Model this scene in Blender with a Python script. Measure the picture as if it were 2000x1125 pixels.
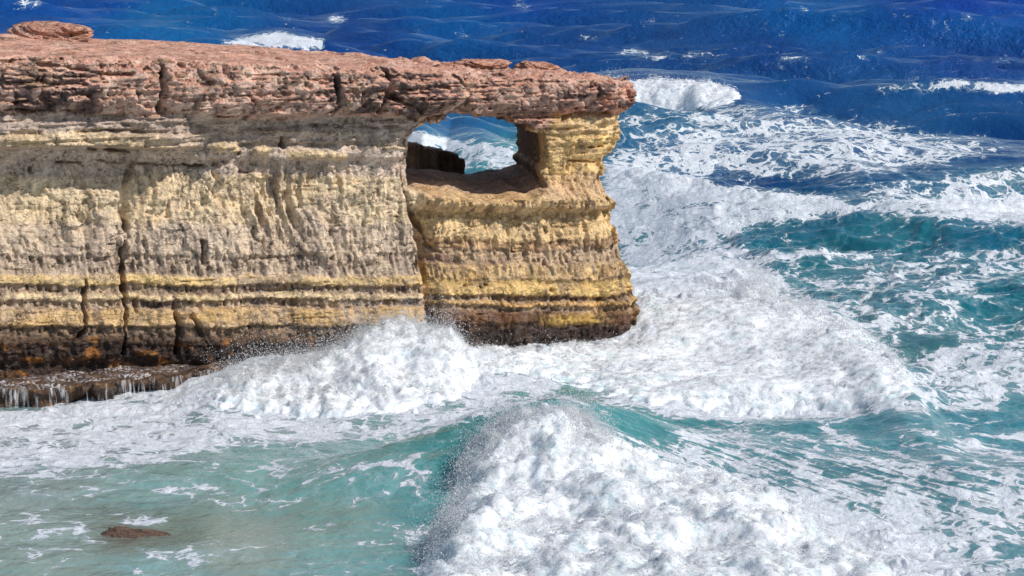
import bpy, bmesh, math, random
import numpy as np

for o in list(bpy.data.objects):
    bpy.data.objects.remove(o, do_unlink=True)
SC = bpy.context.scene
COL = SC.collection
rng = np.random.default_rng(7)

# ---------------------------------------------------------------- camera, sky, sun, exposure
CAM_H, FPX = 13.0, 4510.0
PITCH = math.atan((562.5 + 120.0) / FPX)
cam_d = bpy.data.cameras.new("camera")
cam_d.sensor_width = 36.0
cam_d.lens = FPX / 2000.0 * 36.0
cam_d.clip_start, cam_d.clip_end = 0.5, 30000.0
cam = bpy.data.objects.new("camera", cam_d)
COL.objects.link(cam)
cam.location = (0, 0, CAM_H)
cam.rotation_euler = (math.pi / 2 - PITCH, 0, 0)
SC.camera = cam

SUN_EL, SUN_AZ = math.radians(44), math.radians(66)      # azimuth measured from -Y (behind the camera) towards +X
world = bpy.data.worlds.new("World")
SC.world = world
world.use_nodes = True
wn = world.node_tree
sky = wn.nodes.new("ShaderNodeTexSky")
sky.sky_type = 'NISHITA'
sky.sun_disc = False
sky.sun_elevation = SUN_EL
sky.sun_rotation = math.pi - SUN_AZ
sky.air_density, sky.dust_density, sky.ozone_density = 1.0, 0.3, 1.5
wn.nodes["Background"].inputs["Strength"].default_value = 0.11
wn.links.new(sky.outputs[0], wn.nodes["Background"].inputs["Color"])

sun_d = bpy.data.lights.new("sun", 'SUN')
sun_d.energy = 3.7
sun_d.angle = math.radians(0.5)
sun_d.color = (1.0, 0.955, 0.88)
sun = bpy.data.objects.new("sun", sun_d)
COL.objects.link(sun)
sun.location = (30, -20, 40)
sun.rotation_euler = (math.pi / 2 - SUN_EL, 0, SUN_AZ)
SC.view_settings.view_transform = 'Standard'
SC.view_settings.look = 'None'
SC.view_settings.gamma = 1.0
SC.view_settings.exposure = 0.12
SC.cycles.max_bounces = 6
SC.cycles.transparent_max_bounces = 48
SC.cycles.caustics_reflective = False
SC.cycles.caustics_refractive = False

# ---------------------------------------------------------------- photograph geometry
CP, SP = math.cos(PITCH), math.sin(PITCH)


def proj(x, y, z):
    """world point -> where it falls in the 2000 x 1125 frame"""
    d = np.maximum(y * CP - (z - CAM_H) * SP, 0.1)
    v = y * SP + (z - CAM_H) * CP
    return 1000 + FPX * x / d, 562.5 - FPX * v / d


def ray(px, py):
    a = (np.asarray(px, float) - 1000) / FPX
    b = -(np.asarray(py, float) - 562.5) / FPX
    return a, CP + b * SP, -SP + b * CP


def at_z(px, py, z=0.0):
    dx, dy, dz = ray(px, py)
    k = (z - CAM_H) / dz
    return dx * k, dy * k


# frame of the cliff: s along the face, t into the rock
A0 = np.array([-14.7, 66.0])
B0 = np.array([4.0, 75.0])
SD = (B0 - A0) / np.linalg.norm(B0 - A0)
TD = np.array([-SD[1], SD[0]])


def to_world(s, t):
    return A0[0] + SD[0] * s + TD[0] * t, A0[1] + SD[1] * s + TD[1] * t


def on_face(px, py, t=-0.8):
    """pixel -> (s, z) on the plane at depth t"""
    dx, dy, dz = ray(px, py)
    den = dx * TD[0] + dy * TD[1]
    k = (t + A0 @ TD) / den
    x, y = dx * k, dy * k
    return (x - A0[0]) * SD[0] + (y - A0[1]) * SD[1], CAM_H + dz * k


# ---------------------------------------------------------------- noise
def _hash(ix, iy, iz, seed):
    h = (ix.astype(np.int64) * 374761393 + iy.astype(np.int64) * 668265263 + iz * 1274126177 + seed * 974634777) & 0xFFFFFFFF
    h = ((h ^ (h >> 13)) * 1274126177) & 0xFFFFFFFF
    h = ((h ^ (h >> 16)) * 2246822519) & 0xFFFFFFFF
    return (h ^ (h >> 15)) & 0xFFFFFFFF


def n2(x, y, seed=0):
    """gradient noise, about -1..1"""
    x, y = np.broadcast_arrays(np.asarray(x, float), np.asarray(y, float))
    x0, y0 = np.floor(x), np.floor(y)
    fx, fy = x - x0, y - y0
    u, v = fx * fx * fx * (fx * (fx * 6 - 15) + 10), fy * fy * fy * (fy * (fy * 6 - 15) + 10)

    def g(ox, oy):
        a = _hash(x0 + ox, y0 + oy, 0, seed) * (2 * math.pi / 4294967296.0)
        return np.cos(a) * (fx - ox) + np.sin(a) * (fy - oy)
    a, b, c, d = g(0, 0), g(1, 0), g(0, 1), g(1, 1)
    return 1.5 * (a + (b - a) * u + (c - a) * v + (a - b - c + d) * u * v)


def fbm(x, y, octv=4, seed=0, gain=0.5, lac=2.03):
    r, a, t = 0.0, 1.0, 0.0
    for i in range(octv):
        r = r + a * n2(x, y, seed + i * 17)
        t += a
        a *= gain
        x, y = x * lac + 3.1, y * lac - 1.7
    return r / t


def billow(x, y, octv=4, seed=0, gain=0.5):
    r, a, t = 0.0, 1.0, 0.0
    for i in range(octv):
        r = r + a * np.abs(n2(x, y, seed + i * 13))
        t += a
        a *= gain
        x, y = x * 2.07 + 1.3, y * 2.07 - 2.9
    return r / t


def cells(x, y, seed=0):
    """F1, F2-F1 and a random value per cell"""
    x, y = np.broadcast_arrays(np.asarray(x, float), np.asarray(y, float))
    x0, y0 = np.floor(x), np.floor(y)
    f1 = np.full(x.shape, 9.0)
    f2 = np.full(x.shape, 9.0)
    cid = np.zeros(x.shape)
    for ox in (-1, 0, 1):
        for oy in (-1, 0, 1):
            h = _hash(x0 + ox, y0 + oy, 0, seed)
            px = x0 + ox + (h & 0xFFFF) / 65536.0
            py = y0 + oy + (h >> 16) / 65536.0
            d = np.hypot(px - x, py - y)
            near = d < f1
            f2 = np.where(near, f1, np.minimum(f2, d))
            cid = np.where(near, (h % 1021) / 1021.0, cid)
            f1 = np.where(near, d, f1)
    return f1, f2 - f1, cid


def sstep(a, b, x):
    t = np.clip((x - a) / (b - a), 0, 1)
    return t * t * (3 - 2 * t)


def lin(c):
    c = np.asarray(c, float) / 255.0
    return np.where(c <= 0.04045, c / 12.92, ((c + 0.055) / 1.055) ** 2.4)


# ---------------------------------------------------------------- coarse maps of where foam lies (frame coordinates -> sea surface)
MW, MH, MC = 880, 560, 3.0           # cells of 3 px, from (-320, -280)
MX0, MY0 = -320.0, -280.0
_gx, _gy = np.meshgrid(MX0 + (np.arange(MW) + .5) * MC, MY0 + (np.arange(MH) + .5) * MC)


def poly_mask(poly, feather=0):
    inside = np.zeros(_gx.shape, bool)
    n = len(poly)
    for i in range(n):
        x1, y1 = poly[i]
        x2, y2 = poly[(i + 1) % n]
        if y1 == y2:
            continue
        c = ((y1 > _gy) != (y2 > _gy)) & (_gx < (x2 - x1) * (_gy - y1) / (y2 - y1) + x1)
        inside ^= c
    m = inside.astype(float)
    k = max(0, int(round(feather / MC / 1.7)))
    if k:
        for _ in range(3):
            for ax in (0, 1):
                p = np.pad(m, [(k, k) if a == ax else (0, 0) for a in (0, 1)], mode='edge')
                c = np.cumsum(p, axis=ax)
                c = np.insert(c, 0, 0, axis=ax)
                L = 2 * k + 1
                m = (np.take(c, range(L, c.shape[ax]), axis=ax) - np.take(c, range(0, c.shape[ax] - L), axis=ax)) / L
    return m


def sample(m, px, py):
    u = np.clip((px - MX0) / MC - .5, 0, MW - 1.001)
    v = np.clip((py - MY0) / MC - .5, 0, MH - 1.001)
    i, j = u.astype(int), v.astype(int)
    a, b = u - i, v - j
    return (m[j, i] * (1 - a) + m[j, i + 1] * a) * (1 - b) + (m[j + 1, i] * (1 - a) + m[j + 1, i + 1] * a) * b


# ---------------------------------------------------------------- mesh building
def mesh_obj(name, V, F, mat=None, parent=None, smooth=True, normals=None, attrs=None):
    V = np.asarray(V, np.float32)
    F = np.asarray(F, np.int32)
    me = bpy.data.meshes.new(name)
    k = F.shape[1]
    me.vertices.add(len(V))
    me.vertices.foreach_set("co", V.ravel())
    me.loops.add(F.size)
    me.loops.foreach_set("vertex_index", F.ravel())
    me.polygons.add(len(F))
    me.polygons.foreach_set("loop_start", np.arange(0, F.size, k, dtype=np.int32))
    me.polygons.foreach_set("use_smooth", np.full(len(F), smooth, bool))
    me.update(calc_edges=True)
    for an, (typ, data) in (attrs or {}).items():
        at = me.attributes.new(an, typ, 'POINT')
        data = np.asarray(data, np.float32)
        if typ == 'FLOAT_COLOR':
            if data.shape[1] == 3:
                data = np.concatenate([data, np.ones((len(data), 1), np.float32)], 1)
            at.data.foreach_set("color", data.ravel())
        elif typ == 'FLOAT_VECTOR':
            at.data.foreach_set("vector", data.ravel())
        else:
            at.data.foreach_set("value", data.ravel())
    if normals is not None:
        me.normals_split_custom_set_from_vertices(normals.tolist())
    if mat:
        me.materials.append(mat)
    o = bpy.data.objects.new(name, me)
    COL.objects.link(o)
    if parent:
        o.parent = parent
    return o


def tag(o, label, cat, group=None, kind=None):
    if kind:
        o["kind"] = kind
    if label:
        o["label"] = label
    if cat:
        o["category"] = cat
    if group:
        o["group"] = group
    return o


def empty(name, loc, label, cat, group=None):
    o = bpy.data.objects.new(name, None)
    COL.objects.link(o)
    o.location = loc
    o.empty_display_size = 0.3
    bpy.context.view_layer.update()
    return tag(o, label, cat, group)


def grid_faces(nu, nv):
    i = np.arange(nu * nv).reshape(nu, nv)
    return np.stack([i[:-1, :-1], i[1:, :-1], i[1:, 1:], i[:-1, 1:]], -1).reshape(-1, 4)


def vert_normals(V, F):
    n = np.zeros((len(V), 3))
    a, b, c, d = (V[F[:, i]] for i in (0, 1, 2, 3))
    fn = np.cross(c - a, d - b)
    for i in range(4):
        np.add.at(n, F[:, i], fn)
    return n / np.maximum(np.linalg.norm(n, axis=1, keepdims=True), 1e-9)


def surface_nets(f, ax):
    """closed quad mesh of the zero surface of f (negative inside) on a rectangular grid with axes ax"""
    ins = f < 0
    n0, n1, n2_ = f.shape
    cs = [(i, j, k) for i in (0, 1) for j in (0, 1) for k in (0, 1)]

    def sub(a, c):
        return a[c[0]:n0 - 1 + c[0], c[1]:n1 - 1 + c[1], c[2]:n2_ - 1 + c[2]]
    cnt = np.zeros((n0 - 1, n1 - 1, n2_ - 1), np.int8)
    for c in cs:
        cnt += sub(ins, c)
    act = (cnt > 0) & (cnt < 8)
    idx = np.argwhere(act)
    vid = np.full(act.shape, -1, np.int32)
    vid[act] = np.arange(len(idx))
    vals = {c: f[idx[:, 0] + c[0], idx[:, 1] + c[1], idx[:, 2] + c[2]].astype(float) for c in cs}
    P = np.zeros((len(idx), 3))
    N = np.zeros(len(idx))
    for c in cs:
        for a in range(3):
            if c[a]:
                continue
            d = list(c)
            d[a] = 1
            d = tuple(d)
            cr = (vals[c] < 0) != (vals[d] < 0)
            t = np.where(cr, vals[c] / np.where(cr, vals[c] - vals[d], 1), 0)
            q = np.tile(np.array(c, float), (len(idx), 1))
            q[:, a] = t
            P += q * cr[:, None]
            N += cr
    P = idx + P / N[:, None]
    V = np.stack([np.interp(P[:, a], np.arange(len(ax[a])), ax[a]) for a in range(3)], 1)
    faces = []
    for a in range(3):
        b, c = (a + 1) % 3, (a + 2) % 3
        s0 = [slice(None)] * 3
        s1 = [slice(None)] * 3
        s0[a], s1[a] = slice(0, -1), slice(1, None)
        cr = ins[tuple(s0)] != ins[tuple(s1)]
        e = np.argwhere(cr)
        ok = (e[:, b] > 0) & (e[:, c] > 0) & (e[:, b] < f.shape[b] - 1) & (e[:, c] < f.shape[c] - 1)
        e = e[ok]
        flip = ins[e[:, 0], e[:, 1], e[:, 2]]
        qs = []
        for ob, oc in ((-1, -1), (0, -1), (0, 0), (-1, 0)):
            q = e.copy()
            q[:, b] += ob
            q[:, c] += oc
            qs.append(vid[q[:, 0], q[:, 1], q[:, 2]])
        Q = np.stack(qs, 1)
        Q[~flip] = Q[~flip][:, ::-1]
        faces.append(Q)
    return V, np.concatenate(faces)


# ---------------------------------------------------------------- shader helpers
class NT:
    def __init__(self, name):
        self.m = bpy.data.materials.new(name)
        self.m.use_nodes = True
        self.t = self.m.node_tree
        self.t.nodes.clear()
        self.out = self.t.nodes.new("ShaderNodeOutputMaterial")

    def n(self, typ, **kw):
        nd = self.t.nodes.new("ShaderNode" + typ)
        for k, v in kw.items():
            setattr(nd, k, v)
        return nd

    def put(self, sock, v):
        if isinstance(v, bpy.types.NodeSocket):
            self.t.links.new(v, sock)
        elif v is not None:
            sock.default_value = v

    def math(self, op, a, b=None, c=None, clamp=False):
        nd = self.n("Math", operation=op, use_clamp=clamp)
        for i, v in enumerate((a, b, c)):
            self.put(nd.inputs[i], v)
        return nd.outputs[0]

    def vmath(self, op, a, b=None, scale=None):
        nd = self.n("VectorMath", operation=op)
        self.put(nd.inputs[0], a)
        self.put(nd.inputs[1], b)
        if scale is not None:
            self.put(nd.inputs["Scale"], scale)
        return nd.outputs[0]

    def ramp(self, x, a, b, lo=0.0, hi=1.0):
        nd = self.n("MapRange", interpolation_type='SMOOTHSTEP')
        self.put(nd.inputs[0], x)
        for i, v in enumerate((a, b, lo, hi)):
            self.put(nd.inputs[i + 1], v)
        return nd.outputs[0]

    def noise(self, vec, scale, detail=4, rough=.55, dist=0.0, col=False):
        nd = self.n("TexNoise")
        self.put(nd.inputs["Vector"], vec)
        nd.inputs["Scale"].default_value = scale
        nd.inputs["Detail"].default_value = detail
        nd.inputs["Roughness"].default_value = rough
        nd.inputs["Distortion"].default_value = dist
        return nd.outputs[1 if col else 0]

    def voro(self, vec, scale, feature='DISTANCE_TO_EDGE'):
        nd = self.n("TexVoronoi", feature=feature)
        self.put(nd.inputs["Vector"], vec)
        nd.inputs["Scale"].default_value = scale
        return nd.outputs["Distance"]

    def attr(self, name, out="Fac"):
        nd = self.n("Attribute", attribute_name=name)
        return nd.outputs[out]

    def mix(self, f, a, b, blend='MIX'):
        nd = self.n("Mix", data_type='RGBA', blend_type=blend)
        self.put(nd.inputs[0], f)
        self.put(nd.inputs[6], a)
        self.put(nd.inputs[7], b)
        return nd.outputs[2]

    def bump(self, h, strength, dist, normal=None):
        nd = self.n("Bump")
        self.put(nd.inputs["Height"], h)
        nd.inputs["Strength"].default_value = strength
        nd.inputs["Distance"].default_value = dist
        if normal is not None:
            self.put(nd.inputs["Normal"], normal)
        return nd.outputs[0]

    def pos(self):
        return self.n("NewGeometry").outputs["Position"]

    def done(self, sh):
        self.t.links.new(sh, self.out.inputs[0])
        return self.m


def principled(b, color, rough, spec=.5, normal=None, ior=1.45):
    p = b.n("BsdfPrincipled")
    b.put(p.inputs["Base Color"], color)
    b.put(p.inputs["Roughness"], rough)
    b.put(p.inputs["Specular IOR Level"], spec)
    p.inputs["IOR"].default_value = ior
    if normal is not None:
        b.put(p.inputs["Normal"], normal)
    return p


def rock_material(name, wet=False):
    b = NT(name)
    p = b.pos()
    c = b.attr("rock", "Color")
    n1 = b.noise(p, 2.2, 7, .62)
    n3 = b.noise(p, 14.0, 4, .65)
    stretched = b.vmath('MULTIPLY', p, (1, 1, 4.5))
    n2_ = b.noise(stretched, 2.6, 5, .6)
    grain = b.math('ADD', b.math('MULTIPLY', n1, .5), b.math('MULTIPLY', n3, .5))
    v = b.ramp(grain, .35, .63, .66, 1.32)
    c2 = b.mix(1.0, c, b.n("CombineColor").outputs[0], 'MULTIPLY')
    cc = c2.node.inputs[7].links[0].from_node
    for i in range(3):
        b.put(cc.inputs[i], v)
    c3 = b.mix(b.ramp(n2_, .52, .75, 0, .30), c2, (.50, .45, .40, 1), 'MULTIPLY')
    h = b.math('ADD', b.math('MULTIPLY', n1, .7), b.math('ADD', b.math('MULTIPLY', n3, .35), b.math('MULTIPLY', n2_, .5)))
    pits = b.ramp(b.voro(b.vmath('ADD', p, b.vmath('SCALE', b.noise(p, 3, 2, .5, col=True), scale=.5)), 5.5, 'F1'), .12, .32)
    h = b.math('ADD', h, b.math('MULTIPLY', pits, .16))
    h = b.math('ADD', h, b.math('MULTIPLY', b.noise(p, 34.0, 3, .6), .10))
    nm = b.bump(h, 1.0, .17)
    wv = b.vmath('ADD', p, b.vmath('SCALE', b.vmath('SUBTRACT', b.noise(p, 1.6, 4, .6, col=True), (.5, .5, .5)), scale=1.1))
    wv = b.vmath('MULTIPLY', wv, (1, 1, 1.5))
    ck = b.math('MULTIPLY', b.ramp(b.voro(wv, 1.25), 0, .022, 1, 0), b.ramp(b.noise(p, .9, 3, .5), .46, .58))
    ck2 = b.math('MULTIPLY', b.ramp(b.voro(wv, 3.4), 0, .035, 1, 0), b.ramp(b.noise(p, 1.3, 3, .5), .50, .62))
    cks = b.math('MAXIMUM', ck, b.math('MULTIPLY', ck2, .7))
    c3 = b.mix(b.math('MULTIPLY', cks, .65), c3, (.30, .25, .22, 1), 'MULTIPLY')
    nm = b.bump(b.math('SUBTRACT', h, b.math('MULTIPLY', cks, .6)), 1.0, .17)
    w = b.attr("wet")
    pr = principled(b, c3, b.math('SUBTRACT', .92, b.math('MULTIPLY', w, .5)), b.math('ADD', .2, b.math('MULTIPLY', w, .3)), nm)
    return b.done(pr.outputs[0])


def sea_material():
    b = NT("sea_water")
    p = b.pos()
    flat = b.vmath('MULTIPLY', p, (1, 1, 1.0))
    wc = b.attr("water", "Color")
    d = b.attr("foam")
    fan = b.attr("fan", "Vector")
    st = b.attr("streak")
    warp = b.vmath('SCALE', b.vmath('SUBTRACT', b.noise(flat, .45, 3, .6, col=True), (.5, .5, .5)), scale=2.6)
    q = b.vmath('ADD', flat, warp)
    warp2 = b.vmath('SCALE', b.vmath('SUBTRACT', b.noise(flat, 2.2, 2, .6, col=True), (.5, .5, .5)), scale=.5)
    q2 = b.vmath('ADD', q, warp2)
    nA = b.noise(q2, .75, 10, .68)
    l1 = b.ramp(b.voro(q2, .55), 0, .13, 1, 0)
    l2 = b.ramp(b.voro(q2, 1.7), 0, .16, 1, 0)
    pat = b.math('ADD', b.math('MULTIPLY', b.math('SUBTRACT', nA, .5), 2.3), b.math('ADD', b.math('MULTIPLY', l1, .48), b.math('MULTIPLY', l2, .32)))
    nF = b.math('SUBTRACT', b.noise(b.vmath('ADD', fan, b.vmath('SCALE', warp, scale=.35)), 1.6, 9, .70, .5), .5)
    patF = b.math('ADD', b.math('MULTIPLY', nF, 4.0), b.math('MULTIPLY', pat, .75))
    mixn = b.n("Mix", data_type='FLOAT')
    b.put(mixn.inputs[0], st)
    b.put(mixn.inputs[2], pat)
    b.put(mixn.inputs[3], patF)
    val = b.math('ADD', b.math('SUBTRACT', b.math('MULTIPLY', d, 1.75), 1.0), mixn.outputs[0])
    f = b.ramp(val, -.05, .20)
    thin = b.ramp(val, -.65, .25, 0, .26)
    thin = b.math('MULTIPLY', thin, b.ramp(d, .03, .25))
    # water body
    hue = b.noise(flat, .16, 3, .5)
    wcol = b.mix(b.ramp(hue, .35, .65, 0, .35), wc, (.55, .75, .85, 1), 'MULTIPLY')
    milky = b.mix(thin, wcol, (.42, .60, .60, 1))
    rip = b.noise(p, 1.0, 5, .55)
    rip2 = b.noise(b.vmath('MULTIPLY', p, (.8, 1.0, 1)), .42, 6, .62)
    far = b.ramp(b.n("SeparateXYZ").outputs[1], 90, 240)
    b.put(far.node.inputs[0].links[0].from_node.inputs[0], p)
    rh = b.math('ADD', b.math('MULTIPLY', rip, .30), b.math('MULTIPLY', b.math('MULTIPLY', rip2, 1.5), far))
    nmw = b.bump(rh, 1.0, .55)
    water = principled(b, milky, b.ramp(far, 0, 1, .10, .30), b.ramp(far, 0, 1, .40, .28), nmw, 1.33)
    # foam
    fn = b.noise(q2, 3.2, 6, .7)
    fcol = b.mix(b.ramp(b.math('ADD', b.math('MULTIPLY', fn, .6), b.math('MULTIPLY', f, .22)), .36, .66), (.50, .55, .60, 1), (.83, .84, .86, 1))
    nmf = b.bump(b.math('ADD', b.math('MULTIPLY', f, .35), b.math('ADD', b.math('MULTIPLY', fn, .5), b.math('MULTIPLY', nA, .6))), 1.0, .22)
    foam = principled(b, fcol, .75, .2, nmf)
    ms = b.n("MixShader")
    b.put(ms.inputs[0], f)
    b.t.links.new(water.outputs[0], ms.inputs[1])
    b.t.links.new(foam.outputs[0], ms.inputs[2])
    return b.done(ms.outputs[0])


def whitewater_material():
    b = NT("white_water")
    p = b.pos()
    n1 = b.noise(p, 1.8, 7, .66, .3)
    n3 = b.noise(p, 10.0, 5, .7)
    g = b.attr("tint")
    k = b.math('ADD', b.math('MULTIPLY', n1, .7), b.math('MULTIPLY', n3, .3))
    c = b.mix(b.ramp(k, .34, .50), (.68, .75, .78, 1), (.82, .825, .835, 1))
    c = b.mix(b.math('MULTIPLY', g, b.ramp(n1, .56, .34, 0, 1)), c, (.22, .42, .42, 1))
    nm = b.bump(b.math('ADD', b.math('MULTIPLY', n1, .6), b.math('MULTIPLY', n3, .4)), .7, .08)
    pr = principled(b, c, .9, .1, nm)
    pr.subsurface_method = 'RANDOM_WALK'
    pr.inputs["Subsurface Weight"].default_value = 1.0
    pr.inputs["Subsurface Radius"].default_value = (.9, 1.0, 1.0)
    pr.inputs["Subsurface Scale"].default_value = .09
    return b.done(pr.outputs[0])


def wisp_material():
    b = NT("foam_wisps")
    p = b.pos()
    h = b.attr("lift")
    n1 = b.noise(b.vmath('MULTIPLY', p, (1, 1, .8)), 3.2, 8, .68, .5)
    n3 = b.noise(p, 15.0, 3, .6)
    k = b.math('ADD', b.math('MULTIPLY', n1, .80), b.math('MULTIPLY', n3, .20))
    thr = b.math('ADD', .41, b.math('MULTIPLY', h, .19))
    al = b.ramp(b.math('SUBTRACT', k, thr), -.05, .15)
    df = b.n("BsdfDiffuse")
    df.inputs["Color"].default_value = (.88, .885, .89, 1)
    b.put(df.inputs["Normal"], b.bump(n1, .5, .08))
    tl = b.n("BsdfTranslucent")
    tl.inputs["Color"].default_value = (.88, .885, .89, 1)
    ms = b.n("MixShader")
    ms.inputs[0].default_value = .42
    b.t.links.new(df.outputs[0], ms.inputs[1])
    b.t.links.new(tl.outputs[0], ms.inputs[2])
    tr = b.n("BsdfTransparent")
    m2 = b.n("MixShader")
    b.put(m2.inputs[0], al)
    b.t.links.new(tr.outputs[0], m2.inputs[1])
    b.t.links.new(ms.outputs[0], m2.inputs[2])
    return b.done(m2.outputs[0])


def spray_material():
    b = NT("spray_drops")
    df = b.n("BsdfDiffuse")
    df.inputs["Color"].default_value = (.80, .815, .83, 1)
    tr = b.n("BsdfTranslucent")
    tr.inputs["Color"].default_value = (.80, .815, .83, 1)
    ms = b.n("MixShader")
    ms.inputs[0].default_value = .45
    b.t.links.new(df.outputs[0], ms.inputs[1])
    b.t.links.new(tr.outputs[0], ms.inputs[2])
    return b.done(ms.outputs[0])


M_ROCK = rock_material("layered_rock")
M_SEA = sea_material()
M_WHITE = whitewater_material()
M_SPRAY = spray_material()
M_WISP = wisp_material()

# ---------------------------------------------------------------- the sea
# wind waves: directional sum, sharper crests
WAVES = []
_r = random.Random(11)
for i in range(64):
    L = 2.6 * (20.0 ** (_r.random() ** 1.15))            # 3 .. 54 m
    a = math.radians(_r.gauss(14, 19))           # travel direction, mostly toward the viewer
    A = 0.0185 * L ** 0.86 * (0.7 + .6 * _r.random())
    k = 2 * math.pi / L
    A *= 1.0 + .35 * (L > 18)
    WAVES.append((k * math.sin(-a), -k * math.cos(a), A, _r.random() * 6.28, L))


def wind_waves(x, y, res=None):
    h = np.zeros(np.shape(x))
    for kx, ky, A, ph, L in WAVES:
        a = A
        if res is not None:
            a = A * sstep(1.6, 3.5, L / np.maximum(res, 1e-3))
        th = kx * x + ky * y + ph
        h += a * (np.exp(0.55 * np.sin(th)) - 1.08) * 1.6
    return h


# every crest is traced as (px, py, crest height); widths of its front and back slope in metres
RIDGES = [
    ([(1000, 150, 0), (1120, 150, 2.0), (1225, 150, 2.5), (1300, 157, 2.5), (1400, 168, 2.3), (1440, 187, 2.1), (1540, 215, 2.0), (1700, 237, 1.8), (1900, 264, 1.3), (2000, 285, .9), (2150, 310, 0)], 9.0, 6.0),
    ([(900, 300, 0), (1080, 318, 1.5), (1190, 330, 1.5), (1300, 347, 1.6), (1450, 373, 1.6), (1600, 387, 1.5), (1700, 398, 1.4), (2000, 437, 1.2), (2200, 460, 0)], 5.0, 4.0),
    ([(1600, 375, 0), (1750, 352, .7), (1850, 338, .9), (2000, 318, 1.0), (2150, 300, 0)], 4.0, 4.0),
    ([(1440, 505, 0), (1500, 494, .5), (1600, 488, .75), (1700, 496, .5), (1800, 510, 0)], 2.0, 2.5),
    ([(1640, 640, 0), (1700, 618, .45), (1790, 603, .7), (1860, 625, .4), (1920, 640, 0)], 1.8, 2.2),
    ([(660, 255, 0), (780, 258, 2.2), (830, 268, 2.4), (875, 284, 1.7), (905, 282, 2.0), (945, 278, 2.3), (990, 290, 2.1), (1040, 305, 1.6), (1120, 320, 0)], 5.0, 4.0),
    ([(1640, 182, 0), (1760, 170, .9), (1860, 160, 1.4), (1960, 168, 1.3), (2060, 178, .8), (2200, 190, 0)], 5.0, 7.0),
    ([(380, 85, 0), (440, 80, 1.2), (520, 72, 1.8), (580, 72, 1.8), (630, 78, 1.2), (700, 90, 0)], 6.0, 7.0),
    ([(600, 40, 0), (640, 35, 1.0), (680, 40, .8), (740, 50, 0)], 6.0, 8.0),
    # wave rebounding from the cliff foot
    ([(330, 765, 0), (420, 745, .35), (520, 710, .5), (620, 695, .6), (720, 668, 1.0), (800, 660, 1.1), (900, 690, .7), (1020, 705, .35), (1150, 700, 0)], 2.6, 1.6),
    # the near breaker
    ([(520, 925, 0), (650, 895, .4), (800, 850, .85), (920, 808, 1.3), (1010, 784, 1.6), (1085, 775, 1.7), (1160, 786, 1.45), (1240, 808, 1.05), (1340, 836, .6), (1420, 852, .3), (1600, 862, .15), (1800, 850, .1), (2200, 820, 0)], 3.6, 1.9),
    # white surge dome
    ([(1180, 640, 0), (1260, 625, .3), (1400, 615, .55), (1550, 625, .75), (1650, 650, .75), (1740, 700, .6), (1830, 740, 0)], 3.5, 1.6),
]
RW = []
for pts, wf, wb in RIDGES:
    P = [(at_z(a, b, h), h) for a, b, h in pts]
    xs = np.array([q[0][0] for q in P])
    ys = np.array([q[0][1] for q in P])
    hs = np.array([q[1] for q in P])
    o_ = np.argsort(xs)
    xs, ys, hs = xs[o_], ys[o_], hs[o_]
    xf = np.linspace(xs[0], xs[-1], 200)
    sl_ = np.gradient(np.interp(xf, xs, ys), xf)
    ker = np.ones(31) / 31
    sl_ = np.convolve(np.pad(np.abs(sl_), 15, mode='edge'), ker, 'valid')
    RW.append((xs, ys, hs, wf, wb, xf, np.sqrt(1 + np.minimum(sl_, 4) ** 2)))


def sea_h(x, y, res=None):
    env = 0.36 + 0.64 * sstep(75, 150, y)
    env = env * (0.35 + 0.65 * sstep(-2, 9, x + (y - 60) * .3))
    h = wind_waves(x, y, res) * env
    wob = fbm(x * .25, y * .25, 3, 5)
    for xs, ys, hs, wf, wb, xf, sf_ in RW:
        yc = np.interp(x, xs, ys) + .8 * wob * (wf / 4)
        H = np.interp(x, xs, hs, left=0, right=0)
        d = (y - yc) / np.interp(x, xf, sf_)
        g = np.where(d < 0, np.exp(-np.abs(d / wf) ** 1.6), np.exp(-(d / wb) ** 2))
        h = h * (1 - .75 * g * np.minimum(H, 1)) + H * g
    return h


# foam density, painted where the photograph shows it
foam = np.zeros((MH, MW))


def paint(poly, dens, feather=14):
    global foam
    m = poly_mask(poly, feather)
    foam = foam * (1 - m) + dens * m


paint([(-320, 150), (2400, 150), (2400, 240), (-320, 240)], .06, 60)
paint([(1100, 300), (2400, 300), (2400, 720), (1100, 720)], .37, 20)
paint([(-320, 640), (1100, 640), (1100, 780), (-320, 800)], .75, 20)
# far hill of foam behind the first breaker
paint([(1190, 335), (1215, 265), (1300, 235), (1440, 205), (1560, 225), (1700, 243), (1900, 270), (1985, 290), (1800, 330), (1650, 345), (1400, 345)], .53, 14)
paint([(1200, 215), (1330, 205), (1440, 195), (1330, 245), (1210, 270)], .30, 14)
paint([(1250, 352), (1480, 348), (1720, 345), (1990, 292), (2100, 290), (2100, 325), (1800, 350), (1640, 382), (1450, 372)], .08, 10)
paint([(1620, 378), (1750, 356), (2000, 322), (2400, 300), (2400, 390), (2000, 385), (1800, 385)], .50, 12)
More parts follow.
